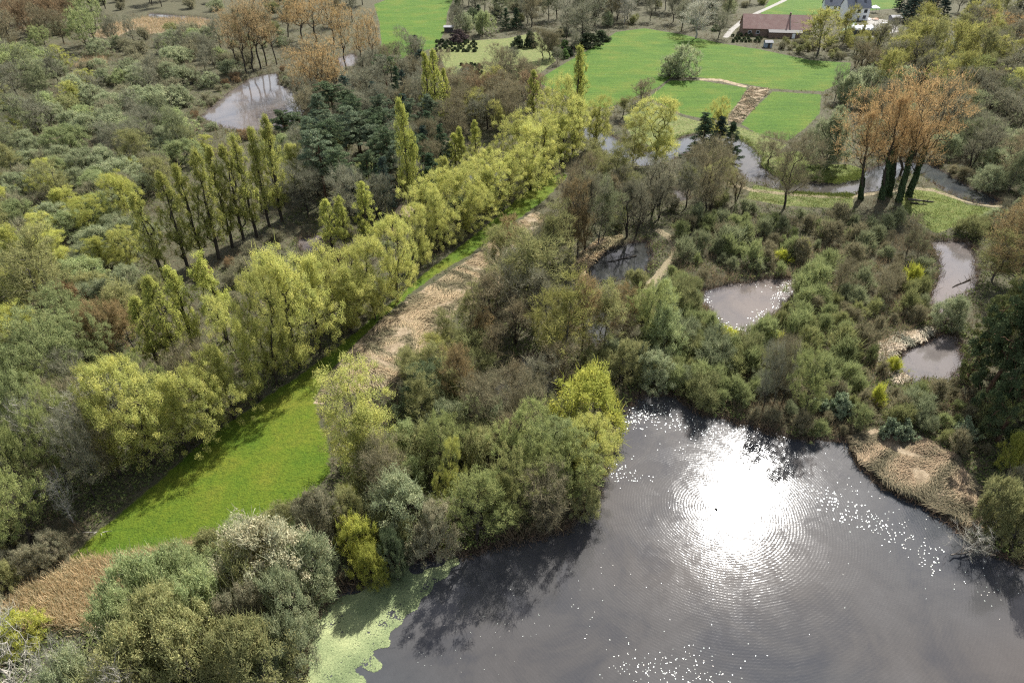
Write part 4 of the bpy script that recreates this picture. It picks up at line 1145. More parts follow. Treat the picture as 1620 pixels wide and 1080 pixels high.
def gz(x, y):
    i = np.clip(np.searchsorted(xs, x), 1, nx - 1); j = np.clip(np.searchsorted(ys, y), 1, ny - 1)
    return float(GZ.reshape(ny, nx)[j, i])


for p in PLANTS:
    k = p['kind']; sp = SPEC[k]
    far = p['y'] > 175
    nv = sp['near'] if not far else max(1, min(3, sp['near'] - 1))
    tm, cm = variant(k, rnd.randrange(nv), far)
    root = empty(k, p['x'], p['y'], gz(p['x'], p['y']) - 0.05, rnd.random() * 6.283 if abs(p['lean']) < 1e-6 else 0)
    if p['lean']: root.rotation_euler[1] = p['lean']
    tag(root, p['label'], CAT[k], p['group'] or GROUPN[k])
    sc = (p['w'] / sp['w'], p['w'] / sp['w'], p['h'] / sp['h'])
    sub = rnd.random() * 6.283 if p['lean'] else 0
    t = link('trunk' if sp.get('stems', 1) == 1 else 'stems', tm, root)
    c = link('crown', cm, root)
    an = 1.0 if k in ('lombardy_poplar', 'spruce', 'pine', 'bronze_poplar') else rnd.uniform(0.84, 1.18)
    sc = (sc[0] * an, sc[1] / an, sc[2])
    if not p['lean']:
        tl = math.radians(1.3 if k == 'lombardy_poplar' else (4.5 if p['h'] < 5 else 2.2))
        root.rotation_euler[0] = rnd.gauss(0, tl); root.rotation_euler[1] = rnd.gauss(0, tl)
    for o in (t, c):
        o.scale = sc; o.rotation_euler = (0, 0, sub)
    col, tr = TINT[k][p['tint']]
    c.material_slots[0].link = 'OBJECT'
    c.material_slots[0].material = leaf_mat(k + ' ' + p['tint'], col, tr, 0.16 if k == 'laurel_shrub' else 0.0)
    if k == 'bare_tree' and p['tint'] == 'pale grey':
        t.material_slots[0].link = 'OBJECT'; t.material_slots[0].material = BARK_PALE
    if p['extra']:
        link('ivy', ivy_mesh(11.0 if p['extra'] == 'ivy' else 5.0, 0.55 if p['extra'] == 'ivy' else .42, int(p['px'])), root)
print('PLANTS', len(PLANTS), {k: sum(1 for p in PLANTS if p['kind'] == k) for k in SPEC})
print('LABELS', len(set(p['label'] for p in PLANTS)), 'long', sum(len(p['label'].split()) > 16 for p in PLANTS))

# ------------------------------------------------------------------ ground cover nobody could count
def scatter(n, ymin=30, ymax=330, power=1.0):
    """Random ground points over the seen land, thinning with distance."""
    u = RNG.random(n)
    y = ymin * (ymax / ymin) ** (u ** power)
    hw = (y * CP + CAM_H * SP) * 0.80 + 4
    x = (RNG.random(n) * 2 - 1) * hw
    return np.stack([x, y], 1)


def blades(C, n_each, hgt, wid, lean_, mats, name, label, cat, tilt=None, z0=None):
    """Upright or lying leaf blades in tufts at points C."""
    idx = np.repeat(np.arange(len(C)), n_each)
    n = len(idx)
    base = np.column_stack([C[idx] + RNG.normal(size=(n, 2)) * 0.28, np.zeros(n)])
    base[:, 2] = (0.0 if z0 is None else z0)
    d = unit(np.column_stack([RNG.normal(size=(n, 2)) * lean_, np.ones(n)]))
    ln = hgt[idx] * (0.5 + 0.8 * RNG.random(n)) if hasattr(hgt, '__len__') else hgt * (0.5 + 0.8 * RNG.random(n))
    sd = unit(np.cross(d, RNG.normal(size=(n, 3)))) * (wid * (0.6 + 0.8 * RNG.random(n)))[:, None]
    E = base + d * ln[:, None]
    V = np.stack([base - sd, base + sd, E + sd * 0.25, E - sd * 0.25], 1).reshape(-1, 3)
    m = quads_mesh(name, V, np.arange(n * 4).reshape(-1, 4), mats, tone=RNG.random(n))
    return tag(link(name, m), label, cat, None, 'stuff')


def land(C, wet=0.2, mead=0.5, reed=0.3, path=0.3):
    return C[(water_sd(C) > wet) & (group_sd(MEADOWS.values(), C)[0] > mead) & (group_sd(REEDS.values(), C)[0] > reed) & (path_sd(C) > path) & (sdf_line(*ROAD, C) > 0) & (sdf(poly(YARD), C) > 0)]


U = land(scatter(95000, 31, 360, 0.85))
pn = wob(U, 5.0, 3.0)
brown, green = U[pn < 0.15], U[pn > -0.15]
blades(brown, 6, (0.55 + 0.5 * RNG.random(len(brown))) * np.clip(brown[:, 1] / 120, 1, 1.8), 0.040, 0.7, [leaf_mat('dead bracken', (0.21, 0.165, 0.11), .3)], 'dead_bracken', 'brown dead bracken and twigs covering the ground between the trees', 'undergrowth')
idx = np.repeat(np.arange(len(green)), 6)
C3 = np.column_stack([green[idx] + RNG.normal(size=(len(idx), 2)) * 0.35, 0.08 + 0.55 * RNG.random(len(idx))])
Vq, Fq = leaf_quads(C3, unit(RNG.normal(size=(len(idx), 3)) + np.array([0, 0, .8])), 0.22, 1.3, RNG)
tag(link('undergrowth', quads_mesh('undergrowth', Vq, Fq, [leaf_mat('bramble leaf', (0.11, 0.13, 0.05), .35)], tone=RNG.random(len(idx)))), 'low green bramble undergrowth between the trees', 'undergrowth', None, 'stuff')


def in_poly(outline, n, jitter=0.6):
    pl = poly(outline)
    lo, hi = pl.min(0) - 1, pl.max(0) + 1
    C = lo + RNG.random((n, 2)) * (hi - lo)
    return C[sdf(pl, C) + jitter * wob(C, 1.5, 2) < 0]


# reeds laid flat in swirls
def flat_reeds(name, outline, n, ln_, label, col, wd=0.05, hmax=0.55, seed=0.0):
    C = in_poly(outline, n)
    C = C[water_sd(C) > -0.6]
    th = 2.6 * np.sin(C[:, 0] / 3.1 + 1.7 * np.sin(C[:, 1] / 4.3 + seed)) + 1.9 * np.sin(C[:, 1] / 2.6 + 1.2 * np.sin(C[:, 0] / 5.2)) + RNG.normal(size=len(C)) * 0.35
    d = np.stack([np.cos(th), np.sin(th)], 1)
    hump = 0.5 + 0.5 * np.sin(C[:, 0] / 1.1 + 2 * np.sin(C[:, 1] / 1.6)) * np.sin(C[:, 1] / 1.3 + seed)
    z = 0.08 + hmax * hump * RNG.random(len(C)) ** 0.7
    L_ = ln_ * (0.5 + RNG.random(len(C)))
    n2 = len(C)
    S = np.column_stack([C - d * L_[:, None] * .5, z * 0.6]); M = np.column_stack([C, z + 0.16]); E = np.column_stack([C + d * L_[:, None] * .5, z * 0.5])
    sd = np.column_stack([-d[:, 1], d[:, 0], RNG.normal(size=n2) * 0.5]) * (wd * (0.5 + RNG.random(n2)))[:, None]
    V = np.stack([S - sd, S + sd, M + sd, M - sd, E + sd * .4, E - sd * .4], 1).reshape(-1, 3)
    b = np.arange(n2)[:, None] * 6
    F = np.concatenate([b + np.array([[0, 1, 2, 3]]), b + np.array([[3, 2, 4, 5]])])
    t = np.clip(0.35 + 0.35 * np.sin(th * 1.5) + 0.4 * (RNG.random(n2) - .5), 0, 1)
    m = quads_mesh(name, V, F, [leaf_mat(name + str(int(seed * 10)), col, .2, 0, 0.9)], tone=np.concatenate([t, t]))
    tag(link(name, m), label, 'reeds', None, 'stuff')


flat_reeds('flattened_reeds', REEDS['strip'], 105000, 1.5, 'tan reeds laid flat in swirls beside the long meadow', (0.36, 0.285, 0.19), .026, .5, 0.0)
flat_reeds('flattened_reeds', REEDS['lake shore'], 48000, 1.0, 'tan tussocky sedge laid flat along the lake shore', (0.28, 0.215, 0.15), .026, .6, 1.3)
flat_reeds('flattened_reeds', REEDS['pond shore'], 6000, 1.1, 'tan flattened reeds on the bank of the dark birch pond', (0.42, 0.32, 0.20), .05, .4, 2.1)
flat_reeds('flattened_reeds', REEDS['pool margin'], 9000, 0.9, 'pale flattened reeds at the lower mauve pool', (0.40, 0.34, 0.27), .05, .3, 3.3)
flat_reeds('flattened_reeds', REEDS['ditch'], 9000, 1.4, 'brown flattened reeds in the ditch between the small fields', (0.19, 0.15, 0.105), .05, .8, 4.0)
R1 = in_poly(REEDS['tan patch'], 9000)
blades(R1, 7, 0.9 + 0.5 * RNG.random(len(R1)), 0.030, 0.45, [leaf_mat('rusty reed', (0.45, 0.36, 0.23), .4, 0, .8)], 'standing_reeds', 'standing rusty reeds below the long meadow', 'reeds')
flat_reeds('flattened_reeds', [(95, 1000), (165, 965), (200, 925), (215, 930), (185, 985), (165, 1010)], 4000, 1.2, 'pale flattened reeds at the corner of the rusty reed patch', (0.48, 0.40, 0.31), .05, .3, 5.5)
flat_reeds('flattened_reeds', [(230, 888), (300, 860), (330, 852), (335, 870), (270, 895)], 5000, 1.1, 'tan flattened reeds along the foot of the long meadow', (0.42, 0.33, 0.21), .05, .4, 6.5)
R2 = np.concatenate([in_poly(REEDS['far tan'], 5000), in_poly(REEDS['left tan'], 2500)])
blades(R2, 3, 1.4, 0.09, 0.35, [leaf_mat('far reed', (0.33, 0.26, 0.17), .35, 0, .6)], 'standing_reeds', 'far tan reeds by the top stream and in the left clearing', 'reeds')
# brown fringe of dead stems on every shore
Sh = scatter(130000, 31, 330)
sd_ = water_sd(Sh)
Sh = Sh[(sd_ > -0.5) & (sd_ < 1.6) & (group_sd(MEADOWS.values(), Sh)[0] > 0.3)]
blades(Sh, 7, 0.75, 0.032, 0.6, [leaf_mat('shore stems', (0.13, 0.095, 0.07), .2, 0, .8)], 'shore_reeds', 'dark brown dead stems fringing the lake and ponds', 'reeds', z0=-0.35)
# taller dead sedge in the gaps of the marsh
MARSH = [(1060, 350), (1250, 345), (1400, 352), (1490, 375), (1478, 500), (1395, 560), (1520, 620), (1560, 690), (1380, 680), (1330, 690), (1180, 665), (1050, 625), (1020, 570), (1060, 430)]
Sg = in_poly(MARSH, 9000)
Sg = Sg[(wob(Sg, 3.0, 5.5) > -0.25) & (water_sd(Sg) > .3)]
blades(Sg, 9, 0.9 + 0.5 * RNG.random(len(Sg)), 0.026, 0.4, [leaf_mat('dead sedge', (0.26, 0.205, 0.135), .3, 0, .9)], 'dead_sedge', 'brown dead sedge standing between the marsh shrubs', 'sedge')
# meadow tussocks
Tm = in_poly(MEADOWS['front'], 60000)
Tm = Tm[wob(Tm, 1.1, 8) + RNG.normal(size=len(Tm)) * .8 > 0.3]
blades(Tm, 5, 0.22, 0.03, 0.9, [leaf_mat('meadow tuft', (0.095, 0.125, 0.016), .4, 0, 1.1)], 'meadow_grass', 'tufts of grass in the long meadow', 'grass')
Tf = np.concatenate([in_poly(MEADOWS[k], 9000) for k in ('river side', 'bank', 'river margin', 'track side')])
blades(Tf, 5, 0.45, 0.05, 0.9, [leaf_mat('bank tuft', (0.13, 0.155, 0.045), .4, 0, .8)], 'meadow_grass', 'rough tufts of grass on the river banks', 'grass')

# ------------------------------------------------------------------ things floating on the lake, and glints painted on it
DW = [(440, 1100), (478, 1030), (500, 962), (545, 930), (600, 903), (662, 886), (712, 884), (722, 900), (700, 925), (662, 945), (640, 958), (622, 985), (618, 1010), (596, 1042), (566, 1068), (548, 1090), (545, 1130), (430, 1160)]
C = in_poly(DW, 90000, 1.5)
C = C[(water_sd(C) < 0.4) & (wob(C, 0.9, 6) + 0.5 * wob(C, 2.6, 1) + 0.78 + RNG.normal(size=len(C)) * .4 > 0.25)]
n = len(C)
Vq, Fq = leaf_quads(np.column_stack([C, WATER_Z + 0.012 + 0.02 * RNG.random(n)]), unit(np.column_stack([RNG.normal(size=(n, 2)) * .10, np.ones(n)])), 0.17, 1.2, RNG)
tag(link('duckweed', quads_mesh('duckweed', Vq, Fq, [leaf_mat('duckweed leaf', (0.180, 0.205, 0.110), .1, 0, 1.1)], tone=np.clip(.5 + .35 * wob(C, 1.6, 2) + .3 * (RNG.random(n) - .5), 0, 1))), 'pale green duckweed mat along the lower left lake shore', 'duckweed', None, 'stuff')
C = in_poly([(845, 800), (880, 770), (940, 745), (960, 755), (945, 790), (900, 815), (860, 830)], 6000, .8)
C = C[wob(C, .9, 3) > -.2]
Vq, Fq = leaf_quads(np.column_stack([C, np.full(len(C), WATER_Z + 0.02)]), unit(np.column_stack([RNG.normal(size=(len(C), 2)) * .1, np.ones(len(C))])), 0.16, 1.2, RNG)
tag(link('duckweed', quads_mesh('duckweed', Vq, Fq, [leaf_mat('duckweed leaf', (0.180, 0.205, 0.110), .1, 0, 1.1)], tone=RNG.random(len(C)))), 'patchy green weed under the trees at the lake corner', 'duckweed', None, 'stuff')


def flecks(name, spots, label, col=(0.80, 0.80, 0.74)):  # white flecks: painted water glints on the lake, scum along some shores
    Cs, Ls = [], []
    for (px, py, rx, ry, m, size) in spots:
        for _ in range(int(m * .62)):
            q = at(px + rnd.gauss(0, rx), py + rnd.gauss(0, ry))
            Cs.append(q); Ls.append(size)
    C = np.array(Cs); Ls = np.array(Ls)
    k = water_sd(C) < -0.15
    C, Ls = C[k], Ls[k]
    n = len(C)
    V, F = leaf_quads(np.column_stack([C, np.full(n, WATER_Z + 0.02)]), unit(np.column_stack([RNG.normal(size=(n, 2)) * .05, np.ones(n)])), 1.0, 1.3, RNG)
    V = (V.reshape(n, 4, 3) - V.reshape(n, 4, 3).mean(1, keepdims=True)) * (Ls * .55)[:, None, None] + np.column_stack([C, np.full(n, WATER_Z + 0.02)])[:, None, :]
    tag(link(name, quads_mesh(name, V.reshape(-1, 3), F, [leaf_mat('pale painted glint and scum', col, .1, .1, .4)], tone=RNG.random(n))), label, 'floating leaves', None, 'stuff')


flecks('painted_glints_and_scum', [(1060, 1050, 45, 22, 170, .13), (1010, 1062, 30, 14, 60, .12), (1120, 1068, 30, 14, 80, .13)], 'scatter of small white painted glints at the bottom of the lake')
flecks('painted_glints_and_scum', [(1285, 772, 14, 8, 40, .16), (1310, 788, 16, 8, 60, .2), (1345, 808, 18, 8, 70, .2), (1385, 826, 18, 8, 60, .2), (1420, 846, 16, 8, 50, .18), (1462, 868, 14, 10, 40, .18), (1480, 888, 10, 8, 30, .2), (1320, 760, 60, 26, 60, .12), (1420, 810, 40, 20, 60, .12), (1560, 920, 26, 14, 50, .13)], 'curving drift of white painted glints right of the sun glint')
flecks('painted_glints_and_scum', [(1030, 645, 26, 10, 260, .2), (1085, 668, 26, 8, 150, .18), (1135, 680, 22, 8, 80, .17), (1000, 660, 14, 10, 100, .2), (1110, 705, 40, 12, 50, .14), (1080, 790, 12, 14, 40, .14), (975, 738, 14, 12, 90, .18), (1000, 752, 16, 8, 26, .15)], 'white scum and painted glints along the upper lake shore')
flecks('painted_glints_and_scum', [(1128, 512, 14, 8, 160, .22), (1160, 522, 18, 5, 170, .22), (1118, 480, 5, 14, 120, .2), (1245, 452, 10, 8, 170, .2), (1232, 470, 8, 8, 120, .2), (1205, 500, 10, 8, 120, .2), (1190, 446, 24, 3, 40, .16)], 'white scum ringing the heart-shaped pond')
flecks('painted_glints_and_scum', [(850, 945, 60, 30, 40, .1), (700, 1010, 60, 30, 50, .08), (960, 930, 60, 40, 26, .1), (1400, 960, 90, 50, 14, .12), (1200, 980, 60, 40, 8, .12), (800, 1010, 80, 30, 30, .08)], 'sparse pale painted glints on the open lake', (0.6, 0.6, 0.52))

# ------------------------------------------------------------------ buildings and small things (boxes joined, bevels by hand)
class MB:
    def __init__(s): s.V, s.F = [], []
    def quad(s, a, b, c, d):
        n = len(s.V); s.V += [a, b, c, d]; s.F.append((n, n + 1, n + 2, n + 3)); return s
    def box(s, x0, x1, y0, y1, z0, z1):
        n = len(s.V)
        s.V += [(x0, y0, z0), (x1, y0, z0), (x1, y1, z0), (x0, y1, z0), (x0, y0, z1), (x1, y0, z1), (x1, y1, z1), (x0, y1, z1)]
        s.F += [(n, n + 3, n + 2, n + 1), (n + 4, n + 5, n + 6, n + 7), (n, n + 1, n + 5, n + 4), (n + 1, n + 2, n + 6, n + 5), (n + 2, n + 3, n + 7, n + 6), (n + 3, n, n + 4, n + 7)]; return s
    def slab(s, a, b, c, d, t):
        """A sloping slab: top corners a b c d, thickness t downwards."""
        n = len(s.V)
        s.V += [a, b, c, d] + [(p[0], p[1], p[2] - t) for p in (a, b, c, d)]
        s.F += [(n, n + 1, n + 2, n + 3), (n + 7, n + 6, n + 5, n + 4)] + [(n + i, n + 4 + i, n + 4 + (i + 1) % 4, n + (i + 1) % 4) for i in range(4)]; return s
    def gable(s, x, y0, y1, z0, zr, t=0.2):
        n = len(s.V); ym = (y0 + y1) / 2
        s.V += [(x, y0, z0), (x, y1, z0), (x, ym, zr), (x + t, y0, z0), (x + t, y1, z0), (x + t, ym, zr)]
        s.F += [(n, n + 2, n + 1), (n + 3, n + 4, n + 5), (n, n + 3, n + 5, n + 2), (n + 1, n + 2, n + 5, n + 4)]; return s
    def build(s, name, mat, parent=None):
        m = bpy.data.meshes.new(name); m.from_pydata([tuple(map(float, v)) for v in s.V], [], s.F); m.materials.append(mat); m.update()
        return link(name, m, parent)


def tile_mat(name, c1, c2, c3):
    m, N, L = new_mat(name)
    out = N.new("ShaderNodeOutputMaterial"); tc = N.new("ShaderNodeTexCoord")
    a = noisen(N, L, tc.outputs['Object'], 0.5, 6, 0.7); b = noisen(N, L, tc.outputs['Object'], 3.0, 3, 0.6)
    col = rampn(N, L, a, [(0.3, c1), (0.5, c2), (0.72, c3)])
    wv = N.new("ShaderNodeTexWave"); wv.bands_direction = 'Z'; wv.inputs['Scale'].default_value = 1.6; L.new(tc.outputs['Object'], wv.inputs['Vector'])
    col = mixc(N, L, mathn(N, L, 'MULTIPLY', wv.outputs['Fac'], 0.35), col, (c1[0] * .5, c1[1] * .5, c1[2] * .5))
    col = mixc(N, L, mathn(N, L, 'MULTIPLY', b, 0.4), col, c3)
    p = N.new("ShaderNodeBsdfPrincipled"); p.inputs['Roughness'].default_value = .8; L.new(col, p.inputs['Base Color']); L.new(p.outputs[0], out.inputs['Surface'])
    return m


RED_TILE = tile_mat('red_tile', (0.20, 0.095, 0.075), (0.28, 0.15, 0.12), (0.34, 0.235, 0.19))
SLATE = tile_mat('slate', (0.10, 0.11, 0.13), (0.15, 0.16, 0.185), (0.21, 0.22, 0.24))
BRICK = plain('old_brick', (0.17, 0.115, 0.085), .9, 1.5, .4)
DARKWOOD = plain('dark_boarding', (0.05, 0.045, 0.042), .8, 2, .4)
WHITE = plain('white_render', (0.78, 0.78, 0.76), .8, .6, .06)
GLASS = plain('dark_glazing', (0.03, 0.035, 0.045), .15, 1, .1)
PLASTIC = plain('white_plastic', (0.78, 0.79, 0.80), .4, 1, .05)
BROWN_ROOF = plain('brown_roof', (0.30, 0.22, 0.14), .85, 1.5, .3)
GREYWOOD = plain('grey_boards', (0.17, 0.17, 0.175), .8, 2, .3)
BLUEGREY = plain('blue_grey_paint', (0.24, 0.28, 0.34), .6, 1, .12)
ORANGE = plain('terracotta', (0.45, 0.20, 0.10), .8, 1, .2)


def gabled(root, L_, W_, ze, zr, wall_m, roof_m, over=0.35, part='wall'):
    w = MB().box(0, L_, 0, W_, -0.3, ze)
    w.gable(0.0, 0.02, W_ - 0.02, ze + .002, zr - .15).gable(L_ - .2, 0.02, W_ - 0.02, ze + .002, zr - .15)
    w.build(part, wall_m, root)
    r = MB(); ym = W_ / 2; k = (zr - ze) / ym; yo = over
    r.slab((-over, -yo, ze - k * yo + .18), (L_ + over, -yo, ze - k * yo + .18), (L_ + over, ym, zr + .18), (-over, ym, zr + .18), .16)
    r.slab((L_ + over, W_ + yo, ze - k * yo + .18), (-over, W_ + yo, ze - k * yo + .18), (-over, ym + .003, zr + .18), (L_ + over, ym + .003, zr + .18), .16)
    return r.build('roof', roof_m, root)


def window(root, x0, x1, z0, z1, y=-0.0, frame=None):
    f = MB().box(x0 - .1, x1 + .1, y - .05, y - .004, z0 - .1, z0).box(x0 - .1, x1 + .1, y - .05, y - .004, z1, z1 + .1).box(x0 - .1, x0, y - .05, y - .004, z0, z1).box(x1, x1 + .1, y - .05, y - .004, z0, z1)
    fo = f.build('window', frame or WHITE, root)
    MB().box(x0, x1, y - .03, y - .004, z0, z1).build('pane', GLASS, fo)
    return fo


def placed(name, pa, pb, label, cat):
    """Empty whose x axis runs from the ground under pixel pa to the ground under pixel pb."""
    a, b = at(*pa), at(*pb)
    return tag(empty(name, a[0], a[1], 0.2, math.atan2(b[1] - a[1], b[0] - a[0])), label, cat), math.hypot(b[0] - a[0], b[1] - a[1])


barn, L_ = placed('barn', (1174, 58), (1280, 61), 'long brick barn with a weathered red tiled roof', 'barn')
rf = gabled(barn, L_, 10.5, 3.1, 7.6, BRICK, RED_TILE)
MB().box(L_ * .685, L_ * .685 + .35, -0.3, 10.9, 3.0, 3.25).box(L_ * .685, L_ * .685 + .5, 4.6, 5.6, 7.7, 8.7).build('chimney', BRICK, rf)
fw_ = MB()
for sgn in (0, 1):
    y0, y1 = (-.36, 5.25) if sgn == 0 else (10.86, 5.26)
    z0, z1 = 3.06, 7.84
    fw_.slab((L_ * .685, y0, z0 + .14), (L_ * .685 + .3, y0, z0 + .14), (L_ * .685 + .3, y1, z1 + .14), (L_ * .685, y1, z1 + .14), .2)
fw_.build('fire_wall', DARKWOOD, rf)
lt = MB().box(L_ * .38, L_ * .86, -2.6, -.01, -.3, 2.1).build('lean_to', BRICK, barn)
MB().slab((L_ * .37, -2.9, 2.2), (L_ * .87, -2.9, 2.2), (L_ * .87, -.36, 2.95), (L_ * .37, -.36, 2.95), .12).build('lean_to_roof', DARKWOOD, lt)
for x0 in (.08, .2):
    window(barn, L_ * x0, L_ * x0 + 1.2, 1.1, 2.1)
dr = MB().box(L_ * .72, L_ * .72 + 1.2, -2.68, -2.604, 0, 1.9).build('door', PLASTIC, barn)
MB().box(L_ * .72 + .1, L_ * .72 + .2, -2.74, -2.682, .9, 1.05).build('handle', GLASS, dr)
MB().box(L_ * .90, L_ * .90 + 2.2, -.09, -.004, 0, 2.4).build('door', GREYWOOD, barn)

house, L_ = placed('house', (1337, 34), (1372, 34), 'white two-storey house with a steep slate roof', 'house')
rf = gabled(house, L_, 8.5, 5.6, 10.2, WHITE, SLATE)
MB().box(L_ * .42, L_ * .42 + .35, -.38, 4.2, 6.0, 6.25).box(L_ * .4, L_ * .4 + .8, 3.9, 4.7, 10.2, 11.4).build('chimney', BRICK, rf)
for (a, b) in ((.30, 7.6), (.72, 7.6)):
    zz = b; yy = (b - 5.6) / 4.6 * 4.25
    MB().slab((L_ * a, yy - .5, zz - .25), (L_ * a + 1, yy - .5, zz - .25), (L_ * a + 1, yy + .5, zz + .83), (L_ * a, yy + .5, zz + .83), .06).build('roof_window', GLASS, rf).location = (0, 0, .0)
for (x0, z0) in ((.12, 3.4), (.45, 3.4), (.75, 3.4), (.12, .9), (.75, .9)):
    window(house, L_ * x0, L_ * x0 + 1.3, z0, z0 + 1.3, frame=GREYWOOD)
dr = MB().box(L_ * .5, L_ * .5 + 1.1, -.08, -.004, 0, 2.1).build('door', GREYWOOD, house)
MB().box(L_ * .5 + .85, L_ * .5 + .95, -.13, -.082, .95, 1.1).build('handle', PLASTIC, dr)
annex, L_ = placed('house_annex', (1303, 18), (1333, 19), 'low white wing with a slate roof left of the white house', 'house')
rf = gabled(annex, L_, 7, 2.6, 6.0, WHITE, SLATE)
MB().slab((L_ * .25, .9, 3.88), (L_ * .25 + 1.1, .9, 3.88), (L_ * .25 + 1.1, 1.8, 4.75), (L_ * .25, 1.8, 4.75), .06).build('roof_window', GLASS, rf)
for x0 in (.12, .5, .75):
    window(annex, L_ * x0, L_ * x0 + 1.2, .9, 2.0, frame=GREYWOOD)

gh, L_ = placed('greenhouse', (1353, 57), (1388, 57), 'low dark greenhouse with five white arched roof bays', 'greenhouse')
MB().box(0, L_, 0, 6, -.3, 2.0).build('wall', DARKWOOD, gh)
nb = 5
for i in range(nb):
    m = MB(); x0, x1 = L_ * i / nb + .05, L_ * (i + 1) / nb - .05
    for j in range(6):
        a0, a1 = math.pi * j / 6, math.pi * (j + 1) / 6
        xm, r = (x0 + x1) / 2, (x1 - x0) / 2
        p0 = (xm - r * math.cos(a0), 2.01 + 1.0 * math.sin(a0)); p1 = (xm - r * math.cos(a1), 2.01 + 1.0 * math.sin(a1))
        m.quad((p0[0], -.1, p0[1]), (p1[0], -.1, p1[1]), (p1[0], 6.1, p1[1]), (p0[0], 6.1, p0[1]))
    for yy in (-.1, 6.1):
        n0 = len(m.V)
        m.V += [((x0 + x1) / 2 - (x1 - x0) / 2 * math.cos(math.pi * j / 6), yy, 2.01 + math.sin(math.pi * j / 6)) for j in range(7)]
        m.F.append(tuple(range(n0, n0 + 7)))
    m.build('roof_bay', PLASTIC, gh)


def hut(name, pa, pb, W_, ze, zr, wall, roof, label, cat, dr_=True):
    t, L_ = placed(name, pa, pb, label, cat)
    gabled(t, L_, W_, ze, zr, wall, roof, .3)
    if dr_:
        d_ = MB().box(L_ * .35, L_ * .35 + .9, -.07, -.004, 0, min(1.9, ze - .1)).build('door', DARKWOOD, t)
        MB().box(L_ * .35 + .7, L_ * .35 + .8, -.12, -.072, .9, 1.0).build('handle', PLASTIC, d_)
    return t


hut('hut', (628, 352), (648, 358), 3.6, 1.9, 2.8, DARKWOOD, BROWN_ROOF, 'small wooden hut with a brown roof below the tall lone poplar', 'hut')
hut('shed', (703, 53), (717, 53), 3.5, 2.1, 2.5, DARKWOOD, GREYWOOD, 'dark field shelter at the edge of the far top field', 'shed')
hut('shed', (1210, 77), (1221, 77), 2.4, 1.9, 2.5, BLUEGREY, GREYWOOD, 'small blue-grey garden shed below the barn', 'shed')
hut('hut', (54, 336), (67, 337), 2.6, 1.8, 2.6, DARKWOOD, RED_TILE, 'tiny dark hut among the sallows near the left edge', 'hut')
hut('shed', (1410, 38), (1424, 38), 4, 2.3, 3.0, GREYWOOD, GREYWOOD, 'grey boarded shed at the end of the house yard', 'shed')

# parasol tent on four posts
t, L_ = placed('garden_tent', (1379, 22), (1391, 22), 'white peaked garden tent beside the white house', 'garden tent')
w_ = 3.4
m = MB(); apex = (w_ / 2, w_ / 2, 3.4)
cs = [(-.1, -.1, 2.3), (w_ + .1, -.1, 2.3), (w_ + .1, w_ + .1, 2.3), (-.1, w_ + .1, 2.3)]
for i in range(4):
    m.V += [cs[i], cs[(i + 1) % 4], apex]; n0 = len(m.V); m.F.append((n0 - 3, n0 - 2, n0 - 1))
    a, b = cs[i], cs[(i + 1) % 4]
    m.quad((a[0], a[1], 2.05), (b[0], b[1], 2.05), b, a)
m.build('canopy', PLASTIC, t)
for (x, y) in ((0, 0), (w_, 0), (w_, w_), (0, w_)):
    MB().box(x - .05, x + .05, y - .05, y + .05, -.2, 2.28).build('post', GREYWOOD, t)

# garden tables with benches
for (px, py, lb, mt) in ((1372, 33, 'white garden table nearest the white house wall', PLASTIC), (1384, 33, 'terracotta-topped garden table between the house and shed', ORANGE), (1399, 40, 'white garden table in front of the grey yard shed', PLASTIC)):
    x, y = at(px, py)
    t = tag(empty('garden_table', x, y, .22, .3), lb, 'table', 'tables in the house yard')
    MB().box(-1.3, 1.3, -.6, .6, .70, .76).build('table_top', mt, t)
    for (a, b) in ((-1.1, -.45), (1.1, -.45), (1.1, .45), (-1.1, .45)):
        MB().box(a - .05, a + .05, b - .05, b + .05, -.1, .698).build('leg', GREYWOOD, t)
    for s in (-1, 1):
        MB().box(-1.2, 1.2, s * .95 - .15, s * .95 + .15, .40, .45).box(-1.05, -.95, s * .95 - .1, s * .95 + .1, -.1, .398).box(.95, 1.05, s * .95 - .1, s * .95 + .1, -.1, .398).build('bench', mt, t)

# garden fence
t, L_ = placed('garden_fence', (1332, 52), (1352, 40), 'low white garden fence beside the house lawn', 'fence')
n_ = max(4, int(L_ / 2.2))
for i in range(n_ + 1):
    x = L_ * i / n_
    MB().box(x - .06, x + .06, -.06, .06, -.2, 1.15).build('post', PLASTIC, t)
MB().box(0, L_, -.085, -.062, .75, .95).box(0, L_, -.085, -.062, .3, .5).build('rail', PLASTIC, t)


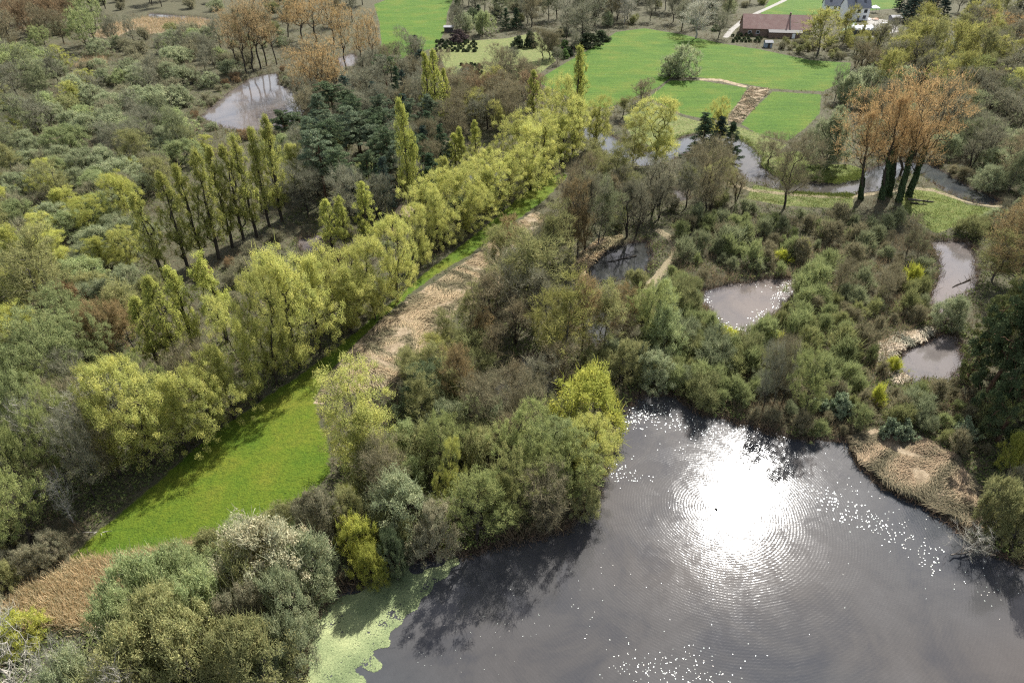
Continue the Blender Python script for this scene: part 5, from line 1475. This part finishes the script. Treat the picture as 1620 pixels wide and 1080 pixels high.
def log(name, pa, pb, r, label, mat, z=.25, kinks=4):
    a, b = np.array([*at(*pa), z]), np.array([*at(*pb), z])
    pts = [a + (b - a) * i / kinks + np.array([rnd.gauss(0, .12), rnd.gauss(0, .12), rnd.gauss(0, .05)]) for i in range(kinks + 1)]
    A, B_ = np.array(pts[:-1]), np.array(pts[1:])
    ra = np.linspace(r, r * .5, kinks + 1)
    side = []
    for i in range(1, kinks):
        q = pts[i] + np.array([rnd.uniform(-1, 1), rnd.uniform(-1, 1), rnd.uniform(.2, .7)]) * 1.3
        side.append((pts[i], q))
    V, F = tubes(np.concatenate([A, [s[0] for s in side]]), np.concatenate([B_, [s[1] for s in side]]), np.concatenate([ra[:-1], np.full(len(side), r * .4)]), np.concatenate([ra[1:], np.full(len(side), r * .15)]), 6)
    tag(link(name, quads_mesh(name, V, F, [mat], smooth=True)), label, 'log', None)


log('fallen_log', (1436, 318), (1476, 322), .28, 'brown fallen trunk lying in the grass beside the river track', BARK_GREY, .4)
log('fallen_log', (1440, 324), (1466, 326), .2, 'thinner fallen trunk just below the brown one by the river track', BARK_DARK, .35)
log('fallen_branch', (150, 845), (172, 843), .09, 'pale fallen branch in the shade at the lower end of the long meadow', BARK_PALE, .2)
log('fallen_branch', (40, 800), (90, 770), .12, 'pale fallen branch on the dark wood floor near the left edge', BARK_PALE, .3)
log('fallen_log', (1020, 590), (1062, 612), .22, 'dark fallen trunk at the upper lake shore', BARK_DARK, .1)
log('fallen_branch', (1008, 402), (960, 412), .12, 'dark branch lying in the dark birch pond', BARK_DARK, -.35)
log('fallen_branch', (1536, 438), (1508, 452), .12, 'bare branches fallen into the upper mauve pool', BARK_DARK, -.3)
log('fallen_branch', (1545, 868), (1500, 878), .13, 'long bare branch reaching out over the lake under the sedge shore', BARK_GREY, -.1)

# a dark waterbird in the glint
x, y = at(1134, 801)
bird = tag(empty('waterbird', x, y, WATER_Z, 2.2), 'small dark waterbird floating in the bright sun glint', 'bird')
secs = [(-.26, .10, .02), (-.20, .08, .07), (-.08, .07, .115), (.05, .07, .12), (.15, .09, .09), (.19, .15, .06), (.20, .22, .045), (.23, .27, .055), (.28, .27, .04), (.33, .255, .012)]
V, F = [], []
for (sx, sz, r) in secs:
    for j in range(8):
        a = j * math.pi / 4
        V.append((sx, math.cos(a) * r, sz + math.sin(a) * r * .85))
for i in range(len(secs) - 1):
    for j in range(8):
        F.append((i * 8 + j, i * 8 + (j + 1) % 8, (i + 1) * 8 + (j + 1) % 8, (i + 1) * 8 + j))
link('body', quads_mesh('body', V, F, [plain('bird_feather', (0.05, 0.045, 0.04), .7, 8, .4)], smooth=True), bird)
